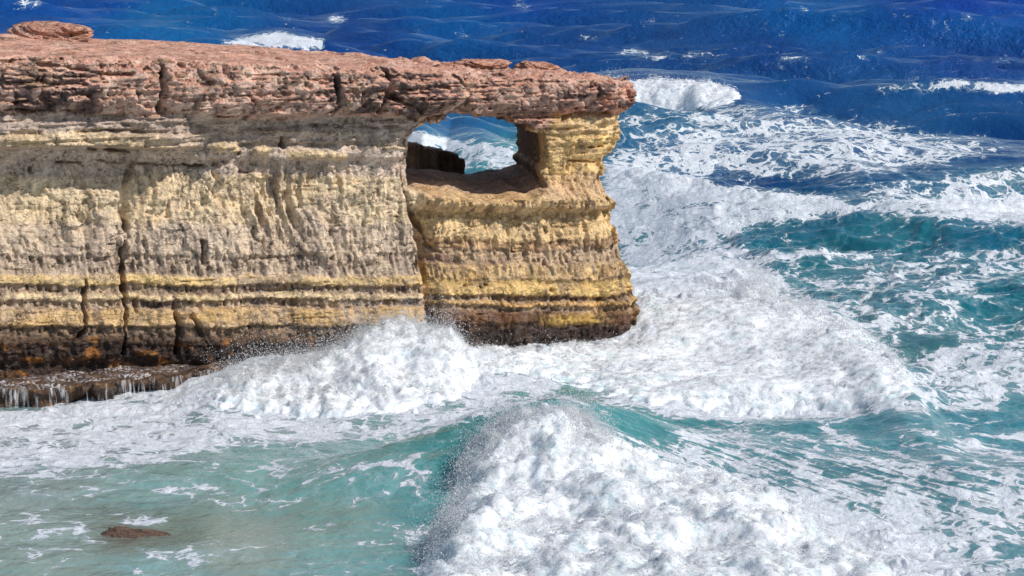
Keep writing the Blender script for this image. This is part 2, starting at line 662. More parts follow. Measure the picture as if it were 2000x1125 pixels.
# second crest
paint([(1180, 335), (1300, 350), (1450, 378), (1600, 392), (1680, 412), (1560, 430), (1480, 452), (1400, 470), (1210, 500)], .68, 12)
paint([(1190, 322), (1300, 342), (1450, 370), (1600, 385), (1690, 400), (1600, 402), (1450, 390), (1300, 366), (1190, 352)], .95, 8)
paint([(1680, 402), (2000, 440), (2400, 480), (2400, 400), (2000, 388), (1850, 380)], .76, 12)
paint([(1440, 445), (1560, 430), (1680, 420), (1800, 428), (2000, 448), (2400, 470), (2400, 505), (2000, 485), (1850, 500), (1700, 512), (1450, 480)], .17, 12)
paint([(1090, 778), (1200, 790), (1330, 825), (1500, 845), (1800, 825), (1800, 850), (1450, 866), (1320, 850), (1200, 812), (1100, 790)], .60, 14)
paint([(1120, 765), (1300, 770), (1900, 770), (1900, 800), (1500, 825), (1330, 820), (1200, 790)], .74, 14)
paint([(1210, 495), (1400, 480), (1520, 505), (1550, 570), (1400, 560), (1230, 560)], .70, 14)
paint([(1500, 510), (1600, 500), (1700, 508), (1650, 532), (1510, 530)], .22, 10)
paint([(1480, 502), (1600, 488), (1710, 500), (1700, 507), (1600, 497), (1500, 512)], .85, 6)
paint([(1530, 535), (1750, 515), (2000, 490), (2400, 480), (2400, 720), (1850, 700), (1700, 640)], .45, 20)
paint([(1900, 560), (2100, 545), (2100, 590), (1930, 580)], .12, 12)
paint([(1890, 590), (2100, 600), (2100, 640), (1880, 620)], .15, 12)
paint([(1760, 655), (1870, 655), (1870, 690), (1770, 690)], .18, 10)
# surge and the white field below the arch
paint([(1210, 560), (1450, 555), (1600, 600), (1700, 655), (1810, 750), (1650, 800), (1400, 800), (1250, 770), (1100, 740), (1000, 720), (880, 690), (860, 660), (1240, 640)], .97, 14)
paint([(1800, 690), (2400, 680), (2400, 790), (2000, 790), (1820, 800), (1600, 815), (1800, 760)], .60, 16)
# right face of the near wave
paint([(1090, 775), (1200, 790), (1350, 835), (1550, 850), (1800, 830), (2000, 795), (2400, 780), (2400, 990), (2000, 960), (1700, 950), (1500, 930), (1300, 900), (1150, 850)], .52, 12)
paint([(1100, 780), (1230, 800), (1330, 850), (1280, 865), (1150, 830)], .26, 10)
paint([(1650, 840), (1850, 815), (2050, 795), (2050, 835), (1850, 850), (1700, 870)], .22, 12)
paint([(1250, 880), (1480, 930), (1700, 945), (2000, 955), (2400, 980), (2400, 1400), (800, 1400), (1500, 1125), (1400, 980)], .68, 18)
paint([(1850, 1010), (2400, 980), (2400, 1400), (1900, 1200)], .55, 24)
# left: band of foam running off the ledge, behind the wave, and the turquoise pool
paint([(-320, 800), (0, 805), (300, 790), (430, 770), (700, 790), (950, 745), (1060, 760), (1000, 795), (900, 830), (800, 862), (640, 865), (420, 890), (200, 925), (0, 935), (-320, 940)], .66, 14)
paint([(-320, 800), (0, 803), (300, 788), (440, 768), (440, 790), (300, 808), (0, 822), (-320, 825)], .88, 8)
paint([(400, 780), (640, 760), (900, 720), (1000, 740), (900, 780), (640, 800), (430, 805)], .86, 24)
paint([(640, 800), (760, 785), (900, 770), (960, 775), (800, 825), (640, 835)], .60, 14)
paint([(-320, 960), (100, 940), (430, 905), (650, 880), (830, 865), (960, 815), (1000, 830), (900, 930), (880, 1000), (700, 1000), (300, 990), (-320, 1020)], .25, 14)
paint([(420, 915), (560, 890), (700, 885), (640, 930), (480, 945)], .34, 12)
paint([(690, 915), (760, 880), (860, 890), (840, 940), (720, 960)], .40, 14)
paint([(-320, 990), (150, 985), (300, 1000), (330, 1060), (150, 1080), (-320, 1090)], .30, 16)
paint([(-320, 1090), (200, 1080), (400, 1050), (900, 1010), (860, 1400), (-320, 1400)], .20, 20)
paint([(240, 1010), (330, 1005), (320, 1030), (250, 1030)], .7, 8)
paint([(200, 1030), (400, 1035), (430, 1070), (220, 1065)], .0, 10)
paint([(240, 1075), (430, 1065), (500, 1080), (440, 1095), (300, 1095)], .36, 8)
paint([(780, 1040), (900, 1020), (900, 1130), (820, 1130)], .3, 10)
# far whitecaps
paint([(1700, 176), (1800, 164), (1860, 158), (1960, 163), (2100, 172), (2100, 184), (1960, 178), (1860, 168), (1780, 174)], .95, 5)
paint([(425, 84), (480, 72), (545, 62), (590, 72), (635, 78), (630, 92), (500, 92)], .95, 6)
paint([(632, 42), (655, 31), (690, 42)], .95, 6)
paint([(775, 262), (830, 262), (900, 278), (960, 272), (1040, 300), (1040, 345), (1000, 345), (930, 320), (890, 345), (860, 300), (800, 275)], .66, 8)
paint([(780, 256), (835, 262), (905, 280), (870, 287), (790, 277)], .95, 6)
paint([(840, 290), (890, 290), (900, 330), (860, 330)], .32, 8)
for (a, b, w, h) in [(1020, 12, 26, 7), (1265, 31, 22, 6), (1150, 75, 30, 6), (420, 18, 12, 6), (1745, 16, 18, 5), (1775, 33, 14, 5), (1890, 35, 16, 5), (1495, 60, 16, 5), (1825, 44, 10, 5), (1630, 28, 16, 5), (1570, 20, 12, 5),
                     (1720, 102, 14, 5), (1530, 70, 14, 5), (560, 38, 10, 5), (60, 4, 40, 6), (1690, 110, 12, 4), (1850, 62, 12, 5), (1550, 115, 50, 6), (1380, 105, 60, 5), (1300, 110, 50, 6), (1240, 100, 40, 6),
                     (1960, 118, 40, 5), (1760, 55, 14, 5), (1560, 213, 60, 7), (1860, 222, 20, 4), (820, 60, 16, 4), (905, 68, 20, 4), (250, 10, 16, 5)]:
    paint([(a - w, b + h * .5), (a - w * .3, b - h * .5), (a + w, b + h * .3), (a + w * .4, b + h * .5)], 1.0, 4)
for poly_, dn_ in (([(1010, 800), (1090, 790), (1180, 850), (1300, 905), (1450, 950), (1600, 990), (1900, 1080), (2000, 1330), (700, 1330), (790, 1140), (870, 1030), (885, 950)], .92),
                   ([(380, 770), (520, 715), (690, 670), (850, 650), (930, 700), (900, 760), (760, 790), (600, 805), (430, 812)], .95),
                   ([(1200, 600), (1520, 575), (1660, 630), (1820, 760), (1700, 795), (1400, 800), (1050, 740)], .97)):
    foam = np.maximum(foam, dn_ * poly_mask(poly_, 24))
foam = np.clip(foam, 0, 1)

# body colour of the water: control points (px, py, sRGB as seen in the light)
WATER_PTS = [
    (200, 0, (14, 70, 160)), (1000, 0, (14, 68, 160)), (1900, 0, (14, 60, 165)), (300, 35, (14, 92, 165)), (900, 45, (12, 82, 160)), (1600, 45, (14, 85, 165)), (1900, 55, (14, 82, 165)), (100, -60, (14, 66, 155)), (1800, -60, (14, 60, 155)),
    (700, 75, (14, 62, 140)), (1100, 90, (16, 66, 140)), (1500, 110, (20, 66, 140)), (1900, 120, (18, 62, 140)), (1300, 130, (18, 66, 135)),
    (1500, 170, (22, 76, 145)), (1800, 200, (24, 80, 145)), (900, 245, (30, 90, 150)), (1300, 230, (28, 90, 140)), (900, 310, (50, 130, 140)), (980, 320, (70, 150, 150)), (1350, 300, (24, 80, 140)), (1700, 300, (22, 72, 130)),
    (1950, 290, (16, 66, 125)), (1450, 360, (16, 64, 118)), (1700, 370, (20, 80, 120)), (1950, 350, (40, 100, 130)), (1250, 380, (60, 125, 145)),
    (1500, 460, (30, 105, 125)), (1750, 450, (36, 118, 130)), (1950, 470, (26, 105, 130)), (1250, 480, (60, 120, 140)), (1600, 520, (38, 115, 125)), (1950, 570, (22, 110, 125)), (1800, 560, (40, 110, 125)), (1800, 670, (70, 120, 125)), (1950, 620, (26, 115, 125)),
    (1400, 640, (120, 160, 165)), (1600, 740, (120, 160, 165)), (1900, 740, (90, 135, 145)),
    (1200, 800, (70, 150, 145)), (1400, 860, (60, 135, 135)), (1700, 860, (70, 140, 145)), (1950, 840, (65, 140, 150)), (1700, 920, (60, 125, 130)), (1950, 930, (75, 135, 145)), (1500, 940, (60, 125, 130)), (1950, 1050, (80, 130, 140)),
    (950, 840, (60, 135, 130)), (880, 900, (70, 145, 140)), (750, 920, (95, 160, 155)), (550, 940, (110, 170, 160)), (300, 960, (120, 165, 158)), (50, 950, (135, 160, 155)), (850, 990, (88, 150, 148)), (650, 1010, (118, 160, 150)),
    (100, 1060, (140, 170, 158)), (450, 1060, (145, 168, 155)), (700, 1090, (110, 165, 160)), (300, 1110, (125, 170, 165)), (850, 1100, (85, 150, 150)), (600, 800, (110, 130, 128)), (800, 740, (110, 130, 130)), (200, 850, (125, 140, 135)), (330, 1045, (114, 138, 124)), (260, 1042, (112, 122, 108)),
]
_c = np.array([(a, b * 2.2) for a, b, _ in WATER_PTS], float)
_v = lin(np.array([c for _, _, c in WATER_PTS]))
for _i, (_a, _b, _q) in enumerate(WATER_PTS):
    if _b < 260:
        _v[_i] = _v[_i] * np.array([1.9, 1.32, 1.0])
    if _b > 880 and _a < 900:
        _v[_i] = _v[_i] * np.array([1.30, 1.14, 1.18])
_cx, _cy = np.meshgrid(MX0 + (np.arange(MW) + .5) * MC, MY0 + (np.arange(MH) + .5) * MC)
_acc = np.zeros((MH, MW, 3))
_wt = np.zeros((MH, MW))
for (a, b), v in zip(_c, _v):
    w = 1.0 / ((_cx - a) ** 2 + (_cy * 2.2 - b) ** 2 + 900.0) ** 1.6
    _acc += w[..., None] * v
    _wt += w
WATER = _acc / _wt[..., None]

# grid of the sea: rows follow the depression of the line of sight so that crests stay sharp out to the horizon
py_rows = np.concatenate([np.linspace(3000, 1260, 60), np.arange(1250, 520, -1.25), np.arange(519, 1, -.95), np.linspace(0, -108, 60)])
tanrow = np.tan(PITCH + np.arctan((py_rows - 562.5) / FPX))
row_d = np.concatenate([CAM_H / tanrow, np.array([9000.0, 20000.0])])
dr = np.gradient(row_d)
us = np.concatenate([np.linspace(-.9, -.26, 30), np.linspace(-.25, .25, 860), np.linspace(.26, .9, 30)])
X = us[None, :] * row_d[:, None]
Y = np.repeat(row_d[:, None], len(us), 1)
RES = np.repeat(np.abs(dr)[:, None], len(us), 1)
Z = sea_h(X, Y, RES) * (1 - sstep(1500, 4000, Y))
PX, PY = proj(X, Y, Z)
FO = sample(foam, PX, PY)
SURGE_M = poly_mask([(1200, 600), (1520, 575), (1660, 630), (1820, 760), (1700, 795), (1400, 860), (1050, 740)], 30)


def poly_at(a, b):
    return sample(SURGE_M, a, b)


# churned water: foam stands up from the surface
rough = FO * (1 - sstep(140, 300, Y))
ch = billow(X * .55 + .6 * fbm(X * .4, Y * .4, 2, 3), Y * .55, 5, 21, .55)
lump = (ch - .25) * (.26 + .6 * sstep(.6, 1, FO))
chop = (1 - 2 * billow(X * .22 + .5 * fbm(X * .2, Y * .2, 2, 8), Y * .30, 4, 22, .5)) * .42 * sstep(3, 9, X) * sstep(58, 68, Y) * (1 - sstep(95, 145, Y))
Z = Z + chop * (1 - poly_at(PX, PY))
Z = Z + rough * lump + .05 * fbm(X * .9, Y * .9, 4, 31) * (1 - sstep(100, 200, Y))
PX, PY = proj(X, Y, Z)
FO = sample(foam, PX, PY)
# wind-torn whitecaps on the steepest crests far out
crest = sstep(.55, 1.1, wind_waves(X, Y, RES)) * sstep(150, 260, Y) * (1 - sstep(700, 1500, Y))
FO = np.maximum(FO, .0 * crest * sstep(.35, .6, fbm(X * .05, Y * .02, 2, 77)))
WC = np.stack([sample(WATER[..., i], PX, PY) for i in range(3)], -1) * .74
ang = np.arctan2(PY - 690.0, np.maximum(PX - 850.0, 40))
FAN = np.stack([np.log(np.maximum(PX - 850, 60.0)) * 3.5, ang * 46.0, np.zeros_like(ang)], -1)
STREAK = sample(poly_mask([(1080, 770), (1200, 785), (1350, 830), (1550, 850), (1800, 850), (2100, 860), (2200, 1060), (1800, 1000), (1500, 960), (1300, 910), (1120, 850)], 26), PX, PY)
V = np.stack([X, Y, Z], -1).reshape(-1, 3)
sea = mesh_obj("sea", V, grid_faces(len(row_d), len(us))[:, ::-1], M_SEA, attrs={
    "foam": ('FLOAT', FO.ravel()), "water": ('FLOAT_COLOR', WC.reshape(-1, 3)), "fan": ('FLOAT_VECTOR', FAN.reshape(-1, 3)), "streak": ('FLOAT', STREAK.ravel())})
tag(sea, None, None, kind="structure")

# ---------------------------------------------------------------- the cliff
s_ax = np.concatenate([np.arange(-9, -0.6, .14), np.arange(-.6, 22.2, .046)])
z_ax = np.arange(-1.2, 10.9, .042)
t_ax = np.concatenate([np.arange(-3.0, .7, .052), np.arange(.75, 12.6, .17)])
S2, Z2 = np.meshgrid(s_ax, z_ax, indexing='ij')
wx, wy = to_world(S2, -0.8)
FX, FY = proj(wx, wy, Z2)            # where each point of the face falls in the frame


def I(x, pts):
    p = np.array(pts, float)
    return np.interp(x, p[:, 0], p[:, 1])


SIL = [(-600, 45), (-200, 60), (0, 66), (50, 70), (180, 75), (300, 79), (430, 85), (500, 90), (560, 96), (620, 99), (700, 104), (740, 113), (800, 113), (850, 122), (900, 131), (1000, 136), (1100, 136), (1180, 136), (1215, 142), (1260, 150)]
FRONT = [(-600, 100), (0, 107), (100, 109), (284, 113), (400, 118), (498, 122), (675, 128), (735, 126), (800, 132), (850, 138), (905, 148), (1000, 152), (1100, 152), (1180, 152), (1240, 160)]
CAPB = [(-600, 212), (0, 214), (120, 216), (210, 222), (290, 226), (350, 222), (430, 230), (500, 236), (560, 236), (620, 226), (680, 222), (735, 217), (770, 224), (812, 238), (845, 246), (880, 236), (950, 232), (1000, 240), (1040, 252), (1066, 252), (1082, 228), (1110, 223), (1160, 220), (1240, 212)]

LB = [  # y, colour, relief, fluting
    (0, (200, 150, 120), 0, 0), (222, (186, 168, 155), 0, .01), (258, (216, 192, 148), -.07, .03), (287, (205, 186, 168), .04, .015), (345, (220, 198, 156), 0, .03), (440, (208, 188, 160), -.02, .05),
    (500, (196, 176, 150), .05, .085), (538, (222, 190, 118), -.06, .01), (556, (158, 134, 114), .08, .10), (572, (220, 196, 146), -.05, .02), (584, (150, 128, 112), .08, .10), (600, (212, 174, 104), -.08, .02),
    (633, (160, 134, 102), .06, .09), (656, (135, 104, 68), .02, .04), (670, (70, 52, 42), .06, .05), (900, (50, 40, 34), .06, .03)]
RB = [
    (0, (200, 145, 115), 0, 0), (226, (222, 192, 138), 0, .01), (262, (224, 190, 120), -.02, .015), (345, (206, 172, 124), .0, .03), (384, (214, 180, 122), -.10, .07), (413, (198, 168, 112), .06, .02), (427, (224, 192, 132), -.02, .035),
    (470, (196, 162, 116), .03, .07), (488, (138, 112, 96), .09, .11), (515, (206, 176, 122), -.03, .07), (545, (196, 166, 98), .05, .0), (557, (222, 188, 116), -.06, .03), (575, (112, 82, 66), .10, .10),
    (586, (214, 174, 108), -.05, .03), (595, (122, 92, 76), .08, .10), (606, (104, 76, 55), -.02, .04), (630, (74, 56, 45), .03, .05), (900, (60, 45, 36), .05, .03)]


def bands(tab, y):
    k = np.array([t[0] for t in tab], float)
    c = lin(np.array([t[1] for t in tab]))
    vals = np.concatenate([c, np.array([[t[2], t[3]] for t in tab])], 1)
    ky = np.stack([k[1:] - 2.2, k[1:] + 2.2], 1).ravel()
    kv = np.stack([vals[:-1], vals[1:]], 1).reshape(-1, 5)
    return [np.interp(y, ky, kv[:, i]) for i in range(5)]


def bed_y(y, s, z):
    return y + 10 * fbm(s * .3, z * .7, 3, 51) + 5.0 * fbm(s * 1.3, z * 1.6, 4, 52) + (2.5 + 4 * n2(s * .6, z, 56)) * n2(s * 5.2, z * .9, 54) + 2.5 * n2(s * 12, z * 2.5, 55)


wy1 = bed_y(FY, S2, Z2)
LBv, RBv = bands(LB, wy1), bands(RB, wy1)
side = sstep(818, 836, FX + 6 * fbm(S2 * 1.5, Z2 * 1.5, 2, 53))
bandv = [a * (1 - side) + b * side for a, b in zip(LBv, RBv)]
relief, flut = bandv[3], bandv[4]

def cap_y(x, s, z):
    return I(x, CAPB) + 7 * fbm(s * .8, z * .4, 4, 60) + 5 * (cells(s * 1.1, z * .6, 64)[2] - .5)


capb = cap_y(FX, S2, Z2)
PROF_L = [(60, -1.35), (112, -1.55), (150, -1.75), (190, -1.65), (212, -1.35), (222, -1.15), (236, -1.36), (256, -1.34), (264, -1.42), (284, -1.36), (294, -.46), (330, -.28), (370, -.36), (430, -.55), (500, -.75), (540, -.86), (600, -1.0), (650, -1.1), (690, -1.05), (715, -.72), (745, -.75), (900, -.9)]
PROF_M = [(60, -1.35), (120, -1.55), (160, -1.75), (200, -1.65), (222, -1.35), (232, -.85), (260, -.72), (284, -.62), (288, -.80), (308, -.78), (320, -.52), (360, -.48), (430, -.62), (500, -.78), (540, -.9), (600, -1.02), (650, -1.12), (690, -1.1), (720, -.95), (900, -.9)]
PROF_R = [(60, -.9), (150, -1.0), (185, -1.1), (215, -.92), (228, -.62), (240, -.72), (262, -.70), (300, -.62), (340, -.50), (362, -.56), (384, -.95), (402, -.98), (418, -.62), (440, -.66), (480, -.80), (520, -.98), (556, -1.1), (600, -1.2), (640, -1.22), (670, -1.1), (900, -.9)]
pyw = FY - (capb - I(FX, CAPB)) * .5
wM = sstep(330, 430, FX + 25 * fbm(S2 * .8, Z2 * .8, 3, 61))
F = I(pyw, PROF_L) * (1 - wM) + I(pyw, PROF_M) * wM
# the left mass ends in a rounded prow at the arch; the beam and pillar stand back from it
edge_x = I(FY, [(60, 905), (130, 908), (150, 912), (180, 907), (200, 893), (222, 868), (236, 838), (250, 818), (262, 802), (300, 798), (350, 796), (376, 803), (420, 810), (480, 822), (520, 828), (600, 832), (900, 832)])
edge_x = edge_x + 4 * fbm(S2 * 2, Z2 * 2, 3, 62)
u = (edge_x - FX) / 60.8                       # metres left of the prow edge
rr = I(FY, [(60, .7), (240, .8), (300, .5), (450, .35), (900, .3)])
cl = np.clip(1 - u / rr, 0, 1)
F = F + (rr * I(FY, [(60, .30), (225, .34), (250, .8), (300, .9)])) * (1 - np.sqrt(np.maximum(1 - cl ** 2, 0)))
FR = I(pyw, PROF_R)
setback = np.exp(-np.clip((FX - edge_x) / 45.0, 0, 9)) * I(FY, [(60, .25), (240, .2), (370, .35), (420, .8), (520, 1.0), (620, .8), (700, .5)])
FR = FR + setback
rm = sstep(-.01, .01, -u)
F = F * (1 - rm) + FR * rm
# corner of the pillar
EDGE = [(60, 1214), (132, 1216), (165, 1225), (195, 1227), (212, 1217), (226, 1212), (260, 1217), (290, 1210), (318, 1190), (335, 1195), (358, 1187), (385, 1190), (400, 1204), (440, 1205), (475, 1218), (510, 1220), (540, 1230), (570, 1233), (590, 1241), (610, 1244), (628, 1236), (650, 1241), (668, 1236), (800, 1240)]
E2 = I(FY, EDGE) + 4.5 * fbm(S2 * .6, Z2 * 3.2, 4, 63)
ru = (E2 - FX) / 60.0
R0 = I(FY, [(60, .42), (215, .45), (235, .8), (400, .9)])
cl = np.clip(1 - ru / R0, 0, 1)
F = F + R0 * .9 * (1 - np.sqrt(np.maximum(1 - cl ** 2, 0)))

cap_m = 1 - sstep(-3, 3, FY - capb)
body = 1 - cap_m
# large undulation and buttresses
F = F + .28 * fbm(S2 * .23, Z2 * .16, 3, 70) + body * .12 * fbm(S2 * .9, Z2 * .35, 3, 71) + body * .26 * fbm(S2 * .55, Z2 * .10, 2, 69) * (1 - sstep(690, 740, FY))
# cap rock: broken blocks, pits, lumps
c1, c2_, cid = cells(S2 * .55 + .35 * fbm(S2, Z2, 3, 72), Z2 * .8 + .35 * fbm(S2, Z2, 3, 73), 74)
F = F + cap_m * (.30 * (cid - .5) + .10 * np.exp(-(c2_ / .06) ** 2))
c1, c2_, cid = cells(S2 * 1.9 + .5 * fbm(S2 * 2, Z2 * 2, 3, 75), Z2 * 2.4 + .5 * fbm(S2 * 2, Z2 * 2, 3, 76), 77)
F = F + cap_m * (.10 * (cid - .5) + .05 * np.exp(-(c2_ / .07) ** 2))
F = F + cap_m * (.22 * fbm(S2 * 1.1, Z2 * 1.4, 5, 78, .58) - .14 * (billow(S2 * 2.2, Z2 * 2.6, 4, 79) - .3))
pit = sstep(.25, .55, fbm(S2 * 3.4, Z2 * 4.2, 3, 80))
F = F + cap_m * .16 * pit
# grey bedded layer under the cap: thin beds
bed = sstep(216, 230, FY) * (1 - sstep(280, 300, FY))
lam = n2(S2 * .35 + .3 * n2(S2 * 1.5, Z2 * 3, 81), Z2 * 7.5, 82) + .6 * n2(S2 * .9, Z2 * 15, 83)
F = F + bed * (.13 * lam - .34 * (billow(S2 * 1.3, Z2 * 2.8, 5, 84, .6) - .3) + .12 * (cells(S2 * 1.5, Z2 * 4, 183)[2] - .5))
F = F + body * (1 - bed) * .025 * lam
# soft lower rock: runnels and drip flutes
run = fbm(S2 * 2.1 + .5 * Z2 * n2(S2 * .3, Z2 * .3, 85) + .25 * n2(S2 * .8, Z2 * .9, 86), Z2 * .42, 4, 87, .55)
zone = sstep(285, 330, FY) * (1 - sstep(480, 540, FY))
zr = I(FX, [(0, .5), (300, .7), (400, 1.2), (560, 1.4), (700, 1.1), (800, .8), (900, .5), (1040, .6), (1200, .9)])
F = F + body * zone * zr * .23 * (np.abs(run) * -1.8 + .35)
fl = n2(S2 * 6.2 + .35 * n2(S2 * 3, Z2 * 1.2, 88), Z2 * .75 + 2.0 * np.floor(FY / 30.0), 89) + .5 * n2(S2 * 11.0, Z2 * 1.6, 90)
joint = n2(S2 * .22 + .2 * n2(S2, Z2, 184), Z2 * 5.2 + .5 * fbm(S2 * .4, Z2 * .3, 3, 185), 186)
F = F + body * .08 * np.exp(-(joint / .06) ** 2) * sstep(-.1, .35, fbm(S2 * .7, Z2 * 1.5, 3, 187))
q1, q2, qid = cells(S2 * 3.2 + .6 * fbm(S2 * 3, Z2 * 3, 3, 188), Z2 * 3.0 + .6 * fbm(S2 * 3, Z2 * 3, 3, 189), 190)
F = F + cap_m * (.07 * (qid - .5) + .08 * np.exp(-(q2 / .07) ** 2) * sstep(-.1, .3, fbm(S2 * 1.1, Z2 * 1.1, 2, 191)))
F = F + cap_m * .22 * sstep(.22, .42, fbm(S2 * 2.3, Z2 * 3.6, 4, 192, .6)) + cap_m * .10 * np.exp(-(joint / .08) ** 2)
F = F + body * (.05 * (qid - .5) + .045 * fbm(S2 * 7, Z2 * 7, 3, 193, .6)) + body * .08 * sstep(.30, .5, fbm(S2 * 2.8, Z2 * 1.4, 4, 194, .6))
slot = np.exp(-(n2(S2 * 4.6 + .5 * n2(S2 * 2.2, Z2 * 1.5, 180), Z2 * .8 + 3.0 * np.floor(FY / 26.0), 181) / .17) ** 2)
F = F + body * (relief * 1.15 + np.maximum(flut, .045 * zone) * (1.05 * fl + 1.6 * slot * sstep(-.3, .3, fbm(S2 * .9, Z2 * 2, 2, 182) + .1)))
F = F + cap_m * .06 * lam
F = F + body * .035 * fbm(S2 * 4.5, Z2 * 5.5, 4, 91, .6) + body * .05 * fbm(S2 * 1.7, Z2 * 2.2, 3, 92)
blk1, blk2, blkid = cells(S2 * .8 + .3 * n2(S2 * 2, Z2 * 2, 93), Z2 * .55 + .3 * n2(S2 * 2, Z2 * 2, 94), 95)
F = F + body * zone * (.20 * (blkid - .5) + .06 * np.exp(-(blk2 / .03) ** 2))
tide = sstep(640, 690, FY + 12 * fbm(S2 * .7, Z2, 3, 96))
F = F + tide * (.16 * fbm(S2 * 2.2, Z2 * 2.8, 5, 97, .6) + .06 * pit)


def dist_poly(poly, X_=None, Y_=None):
    X_ = FX if X_ is None else X_
    Y_ = FY if Y_ is None else Y_
    d = np.full(X_.shape, 1e9)
    for (x1, y1), (x2, y2) in zip(poly[:-1], poly[1:]):
        L2 = (x2 - x1) ** 2 + (y2 - y1) ** 2
        t = np.clip(((X_ - x1) * (x2 - x1) + (Y_ - y1) * (y2 - y1)) / L2, 0, 1)
        d = np.minimum(d, np.hypot(X_ - x1 - t * (x2 - x1), Y_ - y1 - t * (y2 - y1)))
    return d


wigx = 7 * fbm(S2 * 1.8, Z2 * 1.8, 4, 98, .6)
wigy = 7 * fbm(S2 * 1.8, Z2 * 1.8, 4, 99, .6)
wigw = .35 + 1.1 * sstep(-.5, .5, fbm(S2 * 1.5, Z2 * 1.5, 3, 100))
CRACKS = [  # polyline, half width px, depth m
    ([(268, 330), (258, 370), (252, 420), (256, 460), (246, 500)], 8, .28), ([(256, 440), (250, 480), (243, 540), (246, 600), (240, 640), (242, 690)], 4, .7),
    ([(165, 545), (162, 600), (160, 640), (148, 660)], 3.5, .45),
    ([(302, 118), (306, 150), (300, 185), (303, 212)], 5, .35),
    ([(643, 130), (640, 165), (645, 195), (642, 225)], 5, .50),
    ([(738, 125), (742, 160), (735, 190), (728, 215)], 6, .65),
    ([(735, 185), (770, 198), (810, 215)], 4, .35),
    ([(690, 150), (684, 190), (690, 205)], 4, .28),
    ([(907, 132), (912, 155), (906, 185), (893, 206), (870, 226)], 4.5, .55),
    ([(60, 122), (120, 130), (180, 140), (240, 142)], 4, .25),
    ([(0, 160), (60, 158), (150, 165)], 5, .25),
    ([(0, 212), (60, 214), (150, 213)], 4, .35),
    ([(275, 323), (300, 326), (350, 325), (410, 327)], 3.5, .45),
    ([(200, 317), (240, 322)], 3.5, .3), ([(45, 285), (120, 288), (200, 290)], 3, .3), ([(120, 320), (170, 321)], 2.5, .3),
    ([(120, 252), (210, 255), (280, 256)], 3, .25), ([(330, 238), (400, 250), (460, 262)], 4, .2), ([(585, 245), (700, 250), (780, 248)], 3, .2), ([(215, 290), (262, 300)], 4, .3),
    ([(398, 470), (394, 490), (396, 515)], 3.5, .35), ([(430, 300), (425, 340), (440, 365), (420, 400)], 4, .25), ([(815, 415), (830, 440), (850, 480), (870, 500)], 5, .45),
    ([(705, 400), (710, 440), (720, 480)], 4, .2), ([(825, 480), (832, 530), (828, 570), (838, 600)], 6, .5), ([(335, 600), (345, 640), (340, 690)], 4, .3), ([(370, 610), (385, 650), (402, 680)], 4, .3),
    ([(268, 575), (266, 610)], 3, .3), ([(555, 270), (560, 290)], 4, .35), ([(1150, 160), (1140, 190), (1150, 215)], 3, .2), ([(1070, 255), (1130, 222), (1190, 220)], 4, .3), ([(1185, 214), (1200, 228)], 6, .35),
    ([(1120, 316), (1150, 318), (1190, 320)], 3, .3), ([(1150, 287), (1185, 287)], 2.5, .25), ([(870, 425), (960, 428), (1100, 430), (1180, 432)], 3, .10),
]
for poly, w, dep in CRACKS:
    d = dist_poly(poly, FX + wigx, FY + wigy)
    F = F + dep * wigw * np.exp(-(d / (w * .75 * wigw)) ** 2)
KNOBS = [(430, 288, 14, 11, .30), (460, 292, 12, 10, .26), (515, 294, 17, 10, .28), (575, 301, 13, 11, .26), (598, 301, 11, 10, .24), (622, 303, 12, 9, .22), (647, 305, 11, 9, .2), (668, 308, 10, 9, .18), (215, 385, 34, 16, .32), (200, 415, 26, 22, .25),
         (620, 320, 12, 8, .14), (650, 325, 12, 8, .14), (560, 330, 20, 22, .15), (450, 340, 22, 30, .2), (1080, 385, 36, 16, .22), (860, 388, 28, 14, .15), (1095, 240, 30, 8, .22), (1190, 232, 20, 8, .18), (830, 180, 70, 40, .15), (690, 175, 40, 35, .14), (230, 170, 60, 35, .12)]
for a, b, rx, ry, h in KNOBS:
    q = ((FX - a) / rx) ** 2 + ((FY - b) / ry) ** 2
    F = F - h * np.exp(-q ** 1.5)
PITS = [(556, 285, 5, 5, .5), (70, 336, 4, 7, .4), (432, 325, 5, 5, .4), (470, 300, 4, 5, .3), (480, 338, 4, 4, .3), (820, 430, 8, 9, .4), (933, 560, 3, 3, .3), (945, 556, 3, 3, .3), (1068, 564, 4, 4, .3), (1062, 520, 6, 7, .25), (1175, 415, 12, 8, .2), (835, 557, 5, 5, .4), (905, 558, 2.5, 2.5, .25),
        (365, 190, 12, 8, .15), (300, 150, 8, 20, .2), (540, 570, 26, 7, .25), (320, 385, 20, 26, -.12), (395, 435, 22, 22, .14), (585, 430, 16, 26, .15)]
for a, b, rx, ry, h in PITS:
    q = ((FX - a) / rx) ** 2 + ((FY - b) / ry) ** 2
    F = F + h * np.exp(-q ** 2)

